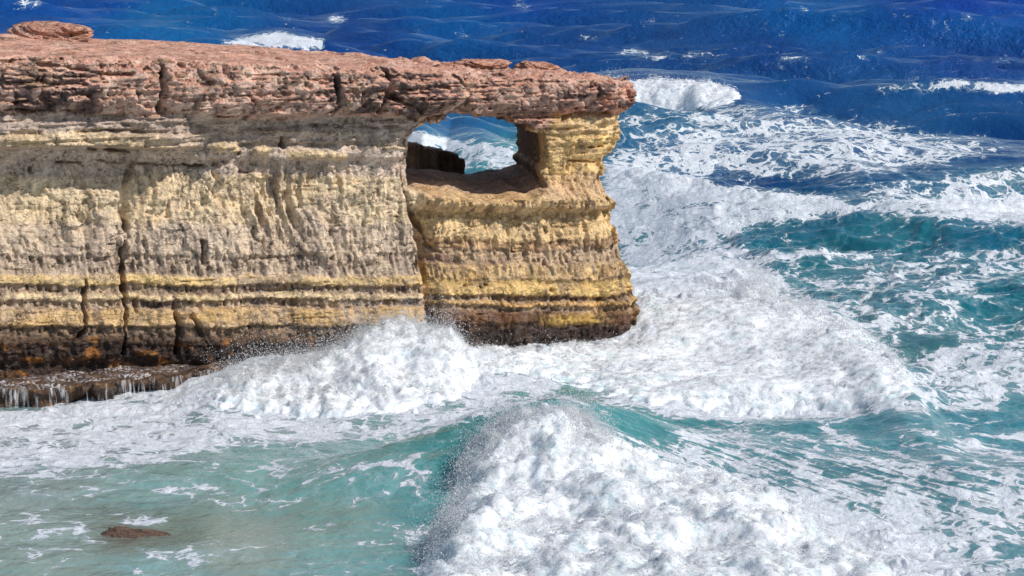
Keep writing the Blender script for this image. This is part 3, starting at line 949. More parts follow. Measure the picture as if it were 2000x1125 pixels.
# top surface
sc = s_ax
fx0, fy0 = proj(*to_world(sc, -1.3), 9.3)
z_f = on_face(fx0, I(fx0, FRONT), -1.3)[1]
T_s = 5.0 + 5.5 * (1 - sstep(10.5, 13.2, sc))
zb = np.zeros_like(sc)
for i, (s_, T_) in enumerate(zip(sc, T_s)):
    X_, Y_ = to_world(s_, T_)
    zz = 9.0
    for _ in range(4):
        a, b = proj(X_, Y_, zz)
        zz = on_face(a, I(a, SIL), T_)[1]
    zb[i] = zz
TT, SS = np.meshgrid(t_ax, sc)
kk = np.clip((TT + 1.3) / (T_s[:, None] + 1.3), 0, 1)
TOP = z_f[:, None] + (zb - z_f)[:, None] * kk
tw = np.minimum(1, (TT + 1.6) / .6).clip(0, 1) * (1 - .55 * sstep(.8, 1, kk))
TOP = TOP + tw * (.18 * fbm(SS * .9, TT * .9, 5, 110, .58) + .10 * (cells(SS * .7, TT * 1.0, 111)[2] - .5) * sstep(-.5, 1.5, TT))
TOP = TOP + sstep(13.0, 14.5, SS) * .34 * (billow(SS * 1.7, TT * 1.7, 4, 112) - .25)
F0 = z_f[:, None] - Z2                       # depth under the front edge
re = .30
cl = np.clip(1 - F0 / re, 0, 1)
F = F + re * (1 - np.sqrt(np.maximum(1 - cl ** 2, 0)))
F = np.clip(F, -2.9, 3.0)
# back wall
BACK = T_s[:, None] + .5 * fbm(S2 * .4, Z2 * .4, 4, 113) + .25 * (Z2 < 6) * (6 - Z2) * .3
Eend = on_face(E2, FY, -.3)[0]

# the window
HOLE = [(794, 268), (815, 252), (834, 236), (848, 239), (874, 231), (880, 220), (920, 222), (960, 225), (1002, 229), (1006, 241), (1040, 245), (1044, 256), (1066, 260), (1070, 300), (1069, 330), (1062, 350), (1072, 366), (1054, 379), (1010, 388), (975, 396), (930, 394), (870, 381), (835, 377), (800, 378), (793, 350), (796, 300)]
HP = np.array([on_face(a, b, -.6) for a, b in HOLE])
hs_ax = np.arange(10, 21.5, .05)
HS, HZ = np.meshgrid(hs_ax, z_ax, indexing='ij')
dwob = .10 * fbm(HS * 2.2, HZ * 2.2, 5, 120, .6) + .05 * (cells(HS * 2.5, HZ * 3.5, 197)[2] - .5)
ins = np.zeros(HS.shape, bool)
dd = np.full(HS.shape, 9.0)
for i in range(len(HP)):
    x1, y1 = HP[i]
    x2, y2 = HP[(i + 1) % len(HP)]
    L2 = (x2 - x1) ** 2 + (y2 - y1) ** 2
    tt = np.clip(((HS - x1) * (x2 - x1) + (HZ - y1) * (y2 - y1)) / L2, 0, 1)
    dd = np.minimum(dd, np.hypot(HS - x1 - tt * (x2 - x1), HZ - y1 - tt * (y2 - y1)))
    ins ^= ((y1 > HZ) != (y2 > HZ)) & (HS < (x2 - x1) * (HZ - y1) / (y2 - y1 + 1e-12) + x1)
hole2 = np.where(ins, -dd, dd) + dwob
SLANT, SILL = .30, .052

f = np.empty((len(s_ax), len(t_ax), len(z_ax)), np.float32)
OUT_TOP = I(on_face(0, 0)[0] * 0 + s_ax, [(0, 6.1), (13.2, 6.1), (16.2, 5.35), (16.6, 5.1)])
so_r, _ = on_face(890, 320, 7.0)
for j, t in enumerate(t_ax):
    fr = np.maximum(F - t, t - BACK)
    fr = np.maximum(fr, Z2 - TOP[:, j][:, None])
    fr = np.maximum(fr, (S2 - Eend - .05) * .8)
    fr = np.maximum(fr, -8.8 - S2)
    # slanted passage with a sill that rises to the back
    ss = s_ax - SLANT * (t + .6)
    fi = np.clip((ss - hs_ax[0]) / .05, 0, len(hs_ax) - 1.001)
    i0 = fi.astype(int)
    a = (fi - i0)[:, None]
    hz = hole2[i0] * (1 - a) + hole2[i0 + 1] * a
    sh = SILL * (t + .6) + .0
    zsh = np.interp(z_ax, [3.0, 5.2, 6.0], [sh, sh, 0])
    fj = np.clip((z_ax - zsh - z_ax[0]) / .042, 0, len(z_ax) - 1.001)
    j0 = fj.astype(int)
    b = (fj - j0)[None, :]
    hz = hz[:, j0] * (1 - b) + hz[:, j0 + 1] * b
    bump = .16 * fbm(S2 * 1.4 + t * .9, Z2 * 1.4 - t * 1.3, 4, 121, .6) + .10 * np.abs(n2(S2 * .8 + t * 2.6, Z2 * 2.4, 198))
    fr = np.maximum(fr, -(hz + bump * (t > -.3)))
    # dark outcrop behind the left side of the window
    if t > 4.6:
        rib = .45 * np.abs(n2(s_ax * 1.9, t * .2, 122)) + .2 * n2(s_ax * 5, t, 123)
        oc = np.maximum((6.0 + rib)[:, None] - t, t - 9.5)
        oc = np.maximum(oc, S2 - (so_r + .22 * fbm(Z2 * 1.8, t * 1.5 + 0 * Z2, 3, 124)))
        tops = 13 - (13 - on_face(I(s_ax, [(so_r - 1.9, 800), (so_r, 890)]), I(s_ax, [(so_r - 1.9, 279), (so_r - .25, 301), (so_r, 314)]), 6.2)[1])
        oc = np.maximum(oc, Z2 - (tops - .05 * (t - 6.2) + .16 * fbm(s_ax * 2.5, t * 2 + 0 * s_ax, 4, 125))[:, None])
        fr = np.minimum(fr, oc)
    f[:, j, :] = fr
f[0], f[-1] = 1, 1
f[:, 0], f[:, -1] = 1, 1
f[:, :, 0], f[:, :, -1] = 1, 1
CV, CF = surface_nets(f, (s_ax, t_ax, z_ax))
del f
cs_, ct_, cz_ = CV.T
wx_, wy_ = to_world(cs_, ct_)
WV = np.stack([wx_, wy_, cz_], 1)
WN = vert_normals(WV, CF)

# rock colour from the bed each point lies in
ax_, ay_ = to_world(cs_, -.8)
qx, qy = proj(ax_, ay_, cz_)
qy1 = bed_y(qy, cs_, cz_)
a_, b_ = bands(LB, qy1), bands(RB, qy1)
sd = sstep(818, 836, qx + 6 * fbm(cs_ * 1.5, cz_ * 1.5, 2, 53))
C = np.stack([p * (1 - sd) + q * sd for p, q in zip(a_[:3], b_[:3])], 1)
fl_ = a_[4] * (1 - sd) + b_[4] * sd
streaks = n2(cs_ * 6.0, cz_ * .8 + 2.0 * np.floor(qy / 30.0), 130) + .6 * n2(cs_ * 13, cz_ * 1.5, 131) + .5 * fbm(cs_ * .8, cz_ * .5, 3, 132)


def blend(C, col, m):
    return C * (1 - m[:, None]) + lin(np.array(col))[None, :] * m[:, None]


C = blend(C, (96, 78, 76), np.clip(sstep(-.15, .7, streaks) * np.clip(fl_ / .09, 0, 1) * .85, 0, 1))
C = blend(C, (176, 158, 146), .55 * sstep(.0, .5, fbm(cs_ * .5, cz_ * .9, 4, 133)) * (1 - .6 * sd) * (1 - sstep(520, 560, qy)))
C = blend(C, (196, 150, 80), .45 * sstep(.1, .5, fbm(cs_ * .9, cz_ * 1.4, 4, 134)) * sd)
brk = sstep(-.05, .4, fbm(cs_ * .35, cz_ * .9, 4, 195, .6) + .25 * n2(cs_ * 2.5, cz_, 196) + (.1 - .45 * sstep(0, 260, 260 - qx)) * (1 - sd))
drk = sstep(548, 560, qy1) * (1 - sstep(606, 634, qy1)) * (1 - sd) + sd * sstep(484, 494, qy1) * (1 - sstep(598, 612, qy1))
lightb = lin(np.array((198, 174, 138)))[None, :]
lumd = C @ np.array([.3, .59, .11])
C = np.where((lumd < .26)[:, None], C + (lightb - C) * (.75 * drk * (1 - brk))[:, None], C)
yel = sstep(536, 540, qy1) * (1 - sstep(554, 560, qy1)) + sstep(598, 602, qy1) * (1 - sstep(630, 636, qy1)) * .7
C = blend(C, (180, 158, 134), .85 * yel * sstep(-.1, .3, fbm(cs_ * .45, cz_ * 1.5, 4, 199, .6)) * (1 - .4 * sd))
lb_ = np.exp(-((qy - 272) / 14) ** 4) * sstep(270, 340, qx + 60 * fbm(cs_ * .6, cz_, 3, 146)) * (1 - sd)
C = blend(C, (188, 170, 156), .9 * lb_)
for a, b_, rx, ry, h in KNOBS[:8]:
    C = blend(C, (228, 198, 128), .8 * np.exp(-(((qx - a) / rx) ** 2 + ((qy - b_) / ry) ** 2) ** 1.5))
lum = C @ np.array([.3, .59, .11])
sat_ = .74 + .03 * sstep(500, 545, qy) + .08 * sd + .16 * fbm(cs_ * .4, cz_ * .6, 3, 147)
C = lum[:, None] + (C - lum[:, None]) * sat_[:, None]
C = np.clip(C * np.array([1.15, 1.06, .99]), .01, .8)
cap_ = cap_y(qx, cs_, cz_)
capm = 1 - sstep(-3, 3, qy - cap_)
k1, k2, k3 = fbm(cs_ * .7, cz_ * 1.1 + ct_ * .3, 5, 135, .6), fbm(cs_ * 1.6, cz_ * 1.9 + ct_, 5, 136, .6), fbm(cs_ * 2.7, cz_ * 1.1 + ct_ * .8, 4, 137, .6)
CC = np.tile(lin(np.array((192, 158, 138))), (len(cs_), 1))
CC = blend(CC, (224, 192, 164), .8 * sstep(.0, .4, k1))
CC = blend(CC, (178, 126, 98), .7 * sstep(.05, .4, k3))
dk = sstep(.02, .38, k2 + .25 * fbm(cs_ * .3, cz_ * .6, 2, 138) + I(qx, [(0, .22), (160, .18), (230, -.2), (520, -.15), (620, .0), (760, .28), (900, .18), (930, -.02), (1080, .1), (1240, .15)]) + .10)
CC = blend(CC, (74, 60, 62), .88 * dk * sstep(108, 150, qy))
CC = blend(CC, (196, 122, 88), .75 * sstep(1000, 1150, qx) * sstep(-.1, .3, k1))
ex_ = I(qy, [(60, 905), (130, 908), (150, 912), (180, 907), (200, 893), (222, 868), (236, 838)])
CC = blend(CC, (166, 130, 114), .65 * sstep(0, 14, qx - ex_) * (1 - sstep(1060, 1110, qx)))
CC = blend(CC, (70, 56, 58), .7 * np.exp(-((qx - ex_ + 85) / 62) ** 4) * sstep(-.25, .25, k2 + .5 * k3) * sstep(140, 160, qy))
CC = blend(CC, (214, 176, 146), .85 * np.exp(-((qx - ex_ + 16) / 13) ** 2) * sstep(-.5, .1, k1))  # pale band painted where the rounded block end catches the sun
topm = sstep(.45, .8, WN[:, 2]) * (cz_ > 7.2)
CT = np.tile(lin(np.array((198, 144, 116))), (len(cs_), 1))
CT = blend(CT, (214, 170, 142), .8 * sstep(.0, .35, fbm(cs_ * .9, ct_ * .9, 5, 139)))
CT = blend(CT, (168, 104, 78), .7 * sstep(.1, .4, fbm(cs_ * 1.6, ct_ * 1.6, 5, 140)))
CT = blend(CT, (128, 108, 62), .6 * sstep(.30, .42, fbm(cs_ * .8, ct_ * 1.4, 4, 141)) * (qx < 700))
CC = CC * (1 - topm[:, None]) + CT * topm[:, None]
lumc = CC @ np.array([.3, .59, .11])
CC = (lumc[:, None] + (CC - lumc[:, None]) * .80) * np.array([1.20, 1.15, 1.14])
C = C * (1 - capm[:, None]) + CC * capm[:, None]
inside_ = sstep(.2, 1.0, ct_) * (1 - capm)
C = blend(C, (196, 164, 142), .75 * inside_)  # rock inside the window coloured paler to make up for the dim light
C = blend(C, (118, 96, 84), .85 * inside_ * sstep(.55, .2, WN[:, 2]) * (cz_ > 4.6) * (qx > 980))  # side wall of the passage painted darker, standing in for its shade
outc = (ct_ > 5.4) & (cz_ > 3) & (cz_ < 6.4) & (cs_ < so_r + .3)
C[outc] = blend(C[outc], (150, 126, 110), np.full(outc.sum(), .85) * sstep(-.5, .6, n2(cs_[outc] * 4, cz_[outc] * .4, 142)))
tidem = sstep(640, 680, qy + 12 * fbm(cs_ * .9, cz_ * 1.2, 4, 143) + I(qx, [(0, 6), (300, 10), (500, 6), (830, 10), (860, 30), (1240, 16)]))
C = blend(C, (58, 43, 35), .85 * tidem)
C = blend(C, (170, 110, 48), .75 * tidem * sstep(.12, .42, fbm(cs_ * 1.5, cz_ * 2.6, 5, 144)) * (qx < 800) * (qy > 655))
pt = np.exp(-(((qx - 1112) / 62) ** 4 + ((qy - 620 + (qx - 1112) * .03) / 11) ** 4))
C = blend(C, (205, 165, 92), .85 * pt)
C = blend(C, (130, 82, 48), .5 * np.exp(-(((qx - 930) / 70) ** 2 + ((qy - 615) / 16) ** 2)))
# ageing: faint dark runs
C = blend(C, (158, 138, 126), .75 * sstep(.12, .5, fbm(cs_ * 3.2 + cz_ * .6, cz_ * .55, 5, 148, .6)) * (1 - capm) * (1 - tidem) * (1 - .5 * sd))
C = blend(C, (112, 94, 88), .75 * sstep(.16, .45, fbm(cs_ * 2.2, cz_ * 3.4, 5, 149, .6) + .12 * n2(cs_ * 9, cz_, 150)) * sstep(470, 560, qy) * (1 - capm))
C = blend(C, (120, 104, 100), .5 * sstep(.2, .6, fbm(cs_ * 2.4, cz_ * .35, 4, 145)) * (1 - capm) * (1 - tidem))
C = C * 1.02
wet_ = tidem * .9

cliff = empty("sea_cliff", (float(to_world(10, 0)[0]), float(to_world(10, 0)[1]), 0), "long banded sandstone headland with a natural rock window near its seaward end", "cliff")
fm = CF[:, 0]
fcap = capm[CF].mean(1) > .5
ftide = (tidem[CF].mean(1) > .5) & ~fcap
fpil = (qx[fm] > 1028) & (qy[fm] < 378) & ~fcap & (ct_[fm] < 7)
fsil = (~fpil) & ~fcap & ~ftide & (qx[fm] > 780) & (qx[fm] < 1060) & (qy[fm] > 318) & (qy[fm] < 402) & (ct_[fm] > -.95) & (ct_[fm] < 5.3) & (WN[fm, 2] > .55)
fout = outc[CF].any(1) & ~fcap
rest = ~(fcap | ftide | fpil | fsil | fout)
for nm, msk, lab in (("caprock", fcap, "overhanging reddish brown caprock with dark stains"), ("cliff_wall", rest, None), ("tidal_foot", ftide, "wet dark brown foot of the cliff with ochre patches"), ("arch_pillar", fpil, "pale yellow pillar at the end of the arch"), ("window_sill", fsil, "shaded brown floor of the rock window"), ("rock_buttress", fout, "dark ribbed rock behind the window")):
    q = CF[msk]
    if len(q) == 0:
        continue
    u_, inv = np.unique(q, return_inverse=True)
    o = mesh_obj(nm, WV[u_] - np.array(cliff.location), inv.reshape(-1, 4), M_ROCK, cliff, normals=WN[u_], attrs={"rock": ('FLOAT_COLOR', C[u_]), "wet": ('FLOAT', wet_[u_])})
    if lab:
        o["label"] = lab

# ---------------------------------------------------------------- loose rocks
def loose_rock(name, loc, size, seed, cols, label, cat, rotz=0.0, group=None, wet=0.0, wedge=0.0):
    bm = bmesh.new()
    bmesh.ops.create_icosphere(bm, subdivisions=6, radius=1)
    P = np.array([v.co[:] for v in bm.verts])
    Fq = np.array([[v.index for v in fc.verts] for fc in bm.faces])
    bm.free()
    P = np.sign(P) * np.abs(P) ** np.array([.8, .8, .62])
    a, b_ = P[:, 0] * 1.3 + P[:, 2] * .7 + seed, P[:, 1] * 1.3 - P[:, 2] * .9 + seed * 2
    r = 1 + .36 * fbm(a, b_, 5, seed, .55) + .24 * (cells(a * 1.5, b_ * 1.5, seed + 3)[2] - .5) - .16 * (billow(a * 2.6, b_ * 2.6, 4, seed + 5) - .3)
    r = r - .05 * sstep(.2, .5, fbm(a * 5, b_ * 5, 3, seed + 8))
    P = P * r[:, None]
    P[:, 2] *= 1 - wedge * P[:, 0]
    P = P * np.array(size)
    P[:, 2] = np.maximum(P[:, 2], -size[2] * .75)
    c, s = math.cos(rotz), math.sin(rotz)
    P = np.stack([P[:, 0] * c - P[:, 1] * s, P[:, 0] * s + P[:, 1] * c, P[:, 2] + size[2] * .70], 1)
    Cc = np.tile(lin(np.array(cols[0])), (len(P), 1))
    Cc = blend(Cc, cols[1], .8 * sstep(0, .4, fbm(a * 1.6, b_ * 1.6, 4, seed + 20)))
    Cc = blend(Cc, cols[2], .8 * sstep(.12, .45, fbm(a * 2.4, b_ * 2.4, 4, seed + 30)))
    o = mesh_obj(name, P, Fq, M_ROCK, attrs={"rock": ('FLOAT_COLOR', Cc * 1.0), "wet": ('FLOAT', np.full(len(P), wet))})
    o.location = loc
    return tag(o, label, cat, group)


def top_at(px, py, t):
    s, z = on_face(px, py, t)
    i = int(np.argmin(np.abs(s_ax - s)))
    j = int(np.argmin(np.abs(t_ax - t)))
    x, y = to_world(s, t)
    return (float(x), float(y), float(TOP[i, j]))


RED = ((192, 142, 120), (208, 168, 146), (100, 74, 68))
rz = math.atan2(SD[1], SD[0])
x, y, z = top_at(105, 70, 8.8)
loose_rock("boulder", (x, y, z - .05), (1.22, .85, .33), 3, RED, "flat reddish boulder lying on top of the cliff at its landward end", "boulder", .1, wedge=.22)
x, y, z = top_at(938, 130, 3.6)
loose_rock("rock_slab", (x, y, z - .02), (.92, .6, .20), 9, RED, "longer flat reddish slab on top of the arch beam, nearer the landward side", "rock", rz, "loose slabs on top of the arch")
x, y, z = top_at(1048, 132, 3.4)
loose_rock("rock_slab", (x, y, z - .02), (.70, .5, .20), 14, RED, "shorter rugged reddish slab on top of the arch, nearer its seaward end", "rock", rz, "loose slabs on top of the arch", wedge=.3)

# rock awash in the turquoise pool
x, y = at_z(268, 1040, 0)
loose_rock("sunken_rock", (float(x), float(y), -.225), (.80, .45, .13), 23, ((104, 80, 64), (120, 96, 80), (80, 64, 54)), "brown rock just awash in the turquoise water in front of the cliff", "rock", -.25, wet=1.0, wedge=.45)

# ---------------------------------------------------------------- wave-cut ledge with run-off
ls_ax = np.arange(-8, 7.2, .05)
lz_ax = np.arange(-.6, .9, .03)
LS, LZ = np.meshgrid(ls_ax, lz_ax, indexing='ij')
front_t = I(ls_ax, [(-8, -2.4), (0.0, -2.45), (1.5, -2.5), (3.0, -2.35), (4.4, -2.0), (5.4, -1.6), (6.4, -1.1), (7.0, -.9)])
LF = front_t[:, None] + .55 * fbm(LS * .8, LZ * .5, 4, 150) + .50 * (cells(LS * 1.3, LZ * .5, 151)[2] - .5) + .10 * fbm(LS * 4, LZ * 2.5, 3, 152) - .20 * sstep(.05, .35, LZ) + .10
lt_ax = np.arange(-3.3, .6, .05)
f = np.empty((len(ls_ax), len(lt_ax), len(lz_ax)), np.float32)
for j, t in enumerate(lt_ax):
    topz = .44 + .16 * fbm(ls_ax * 1.2, t * 1.2 + 0 * ls_ax, 4, 153) + .05 * (t + 2) + .03 * fbm(ls_ax * 4, t * 4 + 0 * ls_ax, 3, 154)
    f[:, j, :] = np.maximum(LF - t, (LZ - topz[:, None]))
f[0], f[-1] = 1, 1
f[:, 0], f[:, -1] = 1, 1
f[:, :, 0], f[:, :, -1] = 1, 1
V_, F_ = surface_nets(f, (ls_ax, lt_ax, lz_ax))
x_, y_ = to_world(V_[:, 0], V_[:, 1])
LV = np.stack([x_, y_, V_[:, 2]], 1)
Cl = np.tile(lin(np.array((92, 70, 54))), (len(LV), 1))
Cl = blend(Cl, (150, 112, 72), .7 * sstep(.05, .4, fbm(V_[:, 0] * 2, V_[:, 1] * 2 + V_[:, 2] * 3, 4, 155)))
Cl = blend(Cl, (54, 42, 36), .7 * sstep(.1, .4, fbm(V_[:, 0] * 3, V_[:, 2] * 3, 4, 156)))
lx, ly = to_world(2.0, -1.6)
ledge = empty("rock_ledge", (float(lx), float(ly), 0), "low brown ledge at the landward foot of the cliff with seawater pouring off its lip", "rock ledge")
L0 = np.array(ledge.location)
mesh_obj("ledge_rock", LV - L0, F_, M_ROCK, ledge, attrs={"rock": ('FLOAT_COLOR', Cl * .95), "wet": ('FLOAT', np.ones(len(LV)))})
# run-off: a torn curtain of white water from the lip to the sea
b = NT("falling_water")
p = b.pos()
n1 = b.noise(b.vmath('MULTIPLY', p, (1, 1, .10)), 8.5, 5, .65)
n2_ = b.noise(b.vmath('MULTIPLY', p, (1, 1, .25)), 1.1, 3, .5)
k = b.math('ADD', b.math('MULTIPLY', n1, .75), b.math('MULTIPLY', n2_, .45))
df = b.n("BsdfDiffuse")
df.inputs["Color"].default_value = (.80, .81, .83, 1)
tr = b.n("BsdfTransparent")
ms = b.n("MixShader")
b.put(ms.inputs[0], b.ramp(k, .60, .80, 0, .75))
b.t.links.new(tr.outputs[0], ms.inputs[1])
b.t.links.new(df.outputs[0], ms.inputs[2])
M_FALL = b.done(ms.outputs[0])
cu_s = np.arange(-8, 6.0, .06)
cu_z = np.linspace(.50, -.08, 14)
cs2, cz2 = np.meshgrid(cu_s, cu_z, indexing='ij')
ii = np.clip(np.searchsorted(ls_ax, cu_s), 0, len(ls_ax) - 1)
base_t = np.stack([np.interp(cu_z, lz_ax, LF[q]) for q in ii])
base_t = np.minimum.accumulate(base_t, axis=1)
ct2 = base_t - .05 - .10 * np.clip(.5 - cz2, 0, 1) + .03 * fbm(cs2 * 3, cz2 * 2, 2, 163)
x_, y_ = to_world(cs2, ct2)
mesh_obj("falling_water", np.stack([x_, y_, cz2], -1).reshape(-1, 3) - L0, grid_faces(*cs2.shape), M_FALL, ledge)
# thin film of water on top of the ledge
b = NT("water_film")
p = b.pos()
fn = b.noise(b.vmath('MULTIPLY', p, (1, 2.2, 1)), 1.7, 7, .65, .6)
pr = principled(b, (.62, .58, .58, 1), .22, .6, b.bump(fn, .6, .06))
tr = b.n("BsdfTransparent")
ms = b.n("MixShader")
b.put(ms.inputs[0], b.ramp(fn, .44, .60, .06, .85))
b.t.links.new(tr.outputs[0], ms.inputs[1])
b.t.links.new(pr.outputs[0], ms.inputs[2])
M_FILM = b.done(ms.outputs[0])
gs, gt = np.meshgrid(np.arange(-8, 5.4, .08), np.linspace(0, 1, 24), indexing='ij')
ft = np.interp(gs[:, 0], ls_ax, front_t)[:, None]
gtt = ft + .25 + gt * (-.75 - ft)
gz = .42 + .16 * fbm(gs * 1.2, gtt * 1.2, 4, 153) + .05 * (gtt + 2) + .03 * fbm(gs * 4, gtt * 4, 3, 154) + .02
x_, y_ = to_world(gs, gtt)
mesh_obj("water_film", np.stack([x_, y_, gz], -1).reshape(-1, 3) - L0, grid_faces(*gs.shape), M_FILM, ledge)

# ---------------------------------------------------------------- white water and spray
OCT = np.array([(1, 0, 0), (-1, 0, 0), (0, 1, 0), (0, -1, 0), (0, 0, 1), (0, 0, -1)], float)
OCF = np.array([(0, 2, 4), (2, 1, 4), (1, 3, 4), (3, 0, 4), (2, 0, 5), (1, 2, 5), (3, 1, 5), (0, 3, 5)])


def drops(name, P, r, parent=None):
    n = len(P)
    q = rng.normal(size=(n, 4))
    q /= np.linalg.norm(q, axis=1, keepdims=True)
    w, x, y, z = q.T
    R = np.stack([1 - 2 * (y * y + z * z), 2 * (x * y - w * z), 2 * (x * z + w * y), 2 * (x * y + w * z), 1 - 2 * (x * x + z * z), 2 * (y * z - w * x), 2 * (x * z - w * y), 2 * (y * z + w * x), 1 - 2 * (x * x + y * y)], 1).reshape(n, 3, 3)
    st = np.stack([np.ones(n), rng.uniform(.6, 1.1, n), rng.uniform(.7, 1.8, n)], 1)
    V_ = np.einsum('nij,nkj->nki', R, OCT[None] * st[:, None, :]) * r[:, None, None] + P[:, None, :]
    F_ = OCF[None] + (np.arange(n) * 6)[:, None, None]
    o = mesh_obj(name, V_.reshape(-1, 3), F_.reshape(-1, 3), M_SPRAY, parent)
    return o


def whitewater(name, label, cat, poly, g, extra, lumps, feather, freq=1.0, tint=.4, shell=0, spray=0, sh=.5, sr=.012, group=None, crest=None, fine=.05, prof=.9, l2=1.0):
    """churned white water lying on the sea inside POLY; its height follows the polygon's inside"""
    m = poly_mask(poly, feather)
    pp = np.array(poly, float)
    zs = []
    cx, cy = at_z(pp[:, 0], pp[:, 1], 0.0)
    x0, x1 = cx.min() - 1.5, cx.max() + 1.5
    y0, y1 = cy.min() - 9 * (extra + .6), cy.max() + 1.5
    xs, ys = np.arange(x0, x1, g), np.arange(y0, y1, g)
    Xg, Yg = np.meshgrid(xs, ys, indexing='ij')
    base = sea_h(Xg, Yg, Yg ** 2 / (CAM_H * FPX))
    a, b = proj(Xg, Yg, base)
    mk = sample(m, a, b)
    wob = fbm(Xg * .9 * freq, Yg * .9 * freq, 4, 201)
    mk = np.clip(mk + (.8 * wob + .5 * fbm(Xg * 3.1 * freq, Yg * 3.1 * freq, 3, 209)) * mk * (1 - mk) * 2, 0, 1)
    wx1 = Xg + .5 / freq * fbm(Xg * .7 * freq, Yg * .7 * freq, 3, 202)
    wy1 = Yg + .5 / freq * fbm(Xg * .7 * freq, Yg * .7 * freq, 3, 203)
    L = billow(wx1 * .62 * freq, wy1 * .62 * freq, 6, 204, .56)
    L2 = fbm(wx1 * .45 * freq, wy1 * .45 * freq, 3, 205)
    Zg = base - .30 + .30 * sstep(0, .3, mk) + extra * mk ** prof * (1 + l2 * L2) + lumps * sstep(.02, .5, mk) * (L - .22) * 2.2
    dx = fine * n2(Xg * 3.3 * freq, Yg * 3.3 * freq, 206) * mk
    dy = fine * n2(Xg * 3.3 * freq, Yg * 3.3 * freq, 207) * mk
    dz = fine * .9 * n2(Xg * 4.3 * freq, Yg * 4.3 * freq, 208) * mk
    Vg = np.stack([Xg + dx, Yg + dy, Zg + dz], -1)
    Fg = grid_faces(*Xg.shape)
    keep = (mk.ravel()[Fg] > .05).all(1)
    Fg = Fg[keep]
    u_, inv = np.unique(Fg, return_inverse=True)
    VV = Vg.reshape(-1, 3)[u_]
    MKv = mk.ravel()[u_]
    c0 = VV.mean(0)
    loc = np.array([c0[0], c0[1], 0.0])
    root = empty(name, loc, label, cat, group)
    mesh_obj("white_water", VV - loc, inv.reshape(-1, 4), M_WHITE, root, attrs={"tint": ('FLOAT', tint * (1 - .55 * MKv))})
    if shell:
        inv4 = inv.reshape(-1, 4)
        nn = vert_normals(VV, inv4)
        nn[nn[:, 2] < 0] *= -1
        side_ = nn * np.array([1, 1, .6]) + np.array([0, 0, .5])
        sv, sf, sl = [], [], []
        nk = 3
        amp = shell * (.25 + 1.0 * sstep(-.35, .6, n2(VV[:, 0] * 1.2 * freq, VV[:, 1] * 1.2 * freq, 212) + .5 * n2(VV[:, 0] * 3.4 * freq, VV[:, 1] * 3.4 * freq, 213))) * sstep(.05, .35, MKv)
        for k_ in range(1, nk + 1):
            h_ = k_ / nk
            sv.append(VV + side_ * (amp * h_ ** 1.2)[:, None] + .02 * rng.normal(size=VV.shape))
            sf.append(inv4 + (k_ - 1) * len(VV))
            sl.append(h_ + .9 * (1 - sstep(.05, .4, MKv)))
        mesh_obj("foam_wisps", np.concatenate(sv) - loc, np.concatenate(sf), M_WISP, root, attrs={"lift": ('FLOAT', np.concatenate(sl))})["kind"] = "stuff"
    if spray:
        gz = np.gradient(Zg, axis=1).ravel()[u_]
        Lf = L.ravel()[u_]
        pa, pb = proj(VV[:, 0], VV[:, 1], VV[:, 2])
        w = (.12 + np.exp(-((MKv - .3) / .25) ** 2)) * (.3 + sstep(.2, .5, Lf))
        if crest is not None:
            dc = dist_poly(crest, pa, pb)
            w = w * .10 + 1.3 * np.exp(-(dc / 22.0) ** 2)
        w = w / w.sum()
        pick = rng.choice(len(VV), spray, p=w)
        up = rng.exponential(1, spray)
        P = VV[pick] + np.stack([rng.normal(0, .12, spray), rng.normal(0, .12, spray), np.zeros(spray)], 1)
        cl = np.clip(n2(P[:, 0] * 1.4, P[:, 1] * 1.4, 210) + .9 * n2(P[:, 0] * 4.2, P[:, 1] * 4.2, 211) + .35, .08, 1.8)
        P[:, 2] += up * sh * cl * .5
        P[:, 0] += rng.normal(0, .12, spray) * up * sh
        r = sr * np.exp(rng.normal(0, .42, spray))
        o = drops("spray", P - loc, r, root)
        o["kind"] = "stuff"
    return root


# near breaker
whitewater("breaking_wave", "large foaming breaker collapsing in the near foreground with thrown spray", "breaking wave",
           [(1015, 850), (1055, 842), (1105, 838), (1155, 872), (1185, 895), (1290, 928), (1400, 960), (1500, 1010), (1600, 1070), (1720, 1150), (1800, 1330), (700, 1330), (820, 1180), (905, 1112), (835, 1088), (900, 1064), (938, 1030), (890, 992), (950, 958), (912, 918), (962, 900), (975, 870)],
           .05, .68, .15, 44, .85, .8, .20, 120000, .45, .0085, crest=[(820, 1085), (880, 1040), (885, 960), (935, 885), (1005, 810), (1060, 775), (1110, 790), (1160, 850)], fine=.06, l2=1.25)
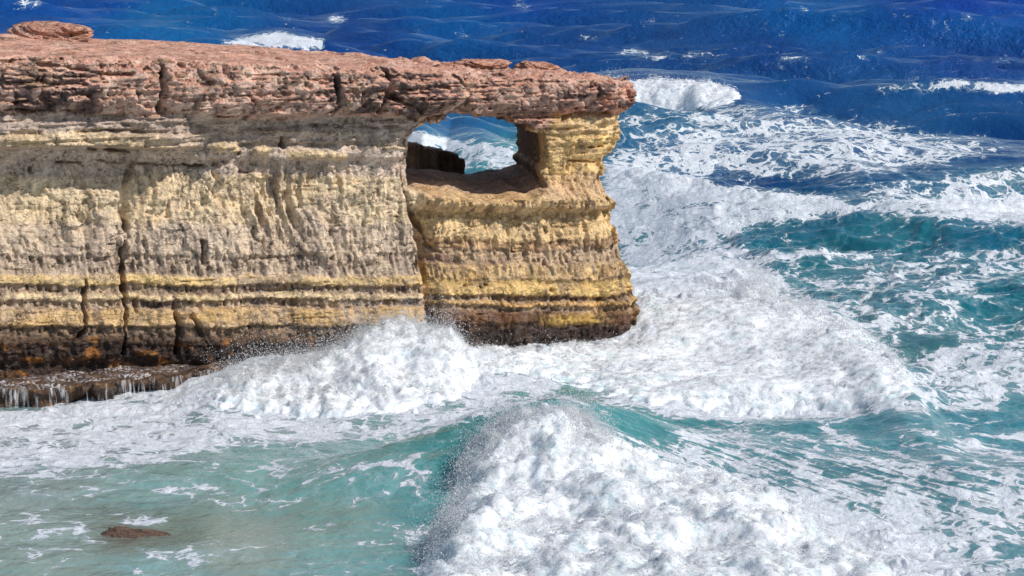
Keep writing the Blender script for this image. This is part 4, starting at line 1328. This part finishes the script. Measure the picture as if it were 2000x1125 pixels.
# splash at the cliff foot
whitewater("splash", "white splash thrown up where the wave meets the cleft in the cliff foot", "splash",
           [(390, 780), (440, 758), (520, 742), (600, 728), (665, 714), (700, 684), (740, 662), (800, 650), (845, 664), (870, 690), (930, 700), (900, 760), (760, 788), (640, 788), (520, 786), (430, 784)],
           .05, .80, .03, 46, .8, .15, .26, 110000, .70, .0085, crest=[(440, 745), (520, 712), (620, 695), (690, 665), (735, 632), (800, 622), (840, 640), (880, 668)], fine=.04, prof=1.5, l2=.7)
whitewater("surge", "broad white dome of rushing foam seaward of the pillar", "surge",
           [(1230, 625), (1400, 592), (1520, 592), (1640, 636), (1720, 696), (1800, 756), (1700, 775), (1500, 788), (1300, 765), (1120, 730), (1000, 712), (1150, 690), (1240, 664)],
           .06, .26, .035, 44, .8, .55, .06, 26000, .30, .009, crest=[(1480, 575), (1600, 610), (1700, 670), (1760, 720), (1800, 755)], fine=.025, l2=1.0)
whitewater("whitewater_line", "thin line of white churn lapping the dark foot of the pillar", "whitewater",
           [(850, 680), (950, 682), (1040, 684), (1130, 676), (1240, 668), (1260, 690), (1140, 710), (1000, 715), (880, 710)],
           .05, .12, .16, 14, 1.4, .2, .14, 9000, .30, .009)
whitewater("spray_burst", "small pale puff of spray standing up from the foam right of the pillar", "spray",
           [(1430, 580), (1480, 570), (1525, 580), (1500, 598), (1445, 595)], .06, .45, .12, 12, 1.2, .1, .40, 14000, .8, .009)
whitewater("distant_breaker", "curling white breaker directly behind the seaward end of the caprock", "breaking wave",
           [(1150, 168), (1240, 163), (1330, 166), (1400, 174), (1455, 190), (1395, 199), (1330, 210), (1240, 228), (1170, 234)],
           .10, .35, .16, 14, .55, .15, .45, 12000, .5, .017, crest=[(1215, 150), (1300, 155), (1400, 170)], fine=.06)
whitewater("window_breaker", "small curling breaker seen through the rock window", "breaking wave",
           [(770, 266), (830, 268), (900, 284), (880, 290), (820, 284), (780, 280)], .09, .15, .14, 6, .8, .2, .25, 4000, .35, .014, crest=[(790, 262), (840, 266), (900, 282)])
whitewater("whitecap", "long thin whitecap on the open blue sea beyond the foam", "whitecap",
           [(1740, 172), (1860, 162), (1960, 167), (2050, 175), (2050, 181), (1950, 176), (1860, 168), (1780, 174)], .10, .08, .14, 4, .7, .1, .15, 3000, .25, .016)
whitewater("whitecap", "white crest breaking just above the middle of the clifftop skyline", "whitecap",
           [(430, 92), (455, 84), (490, 80), (520, 71), (548, 66), (575, 72), (590, 84), (610, 80), (632, 86), (600, 96), (480, 98)], .12, .08, .14, 4, 1.0, .1, .22, 9000, .55, .020)
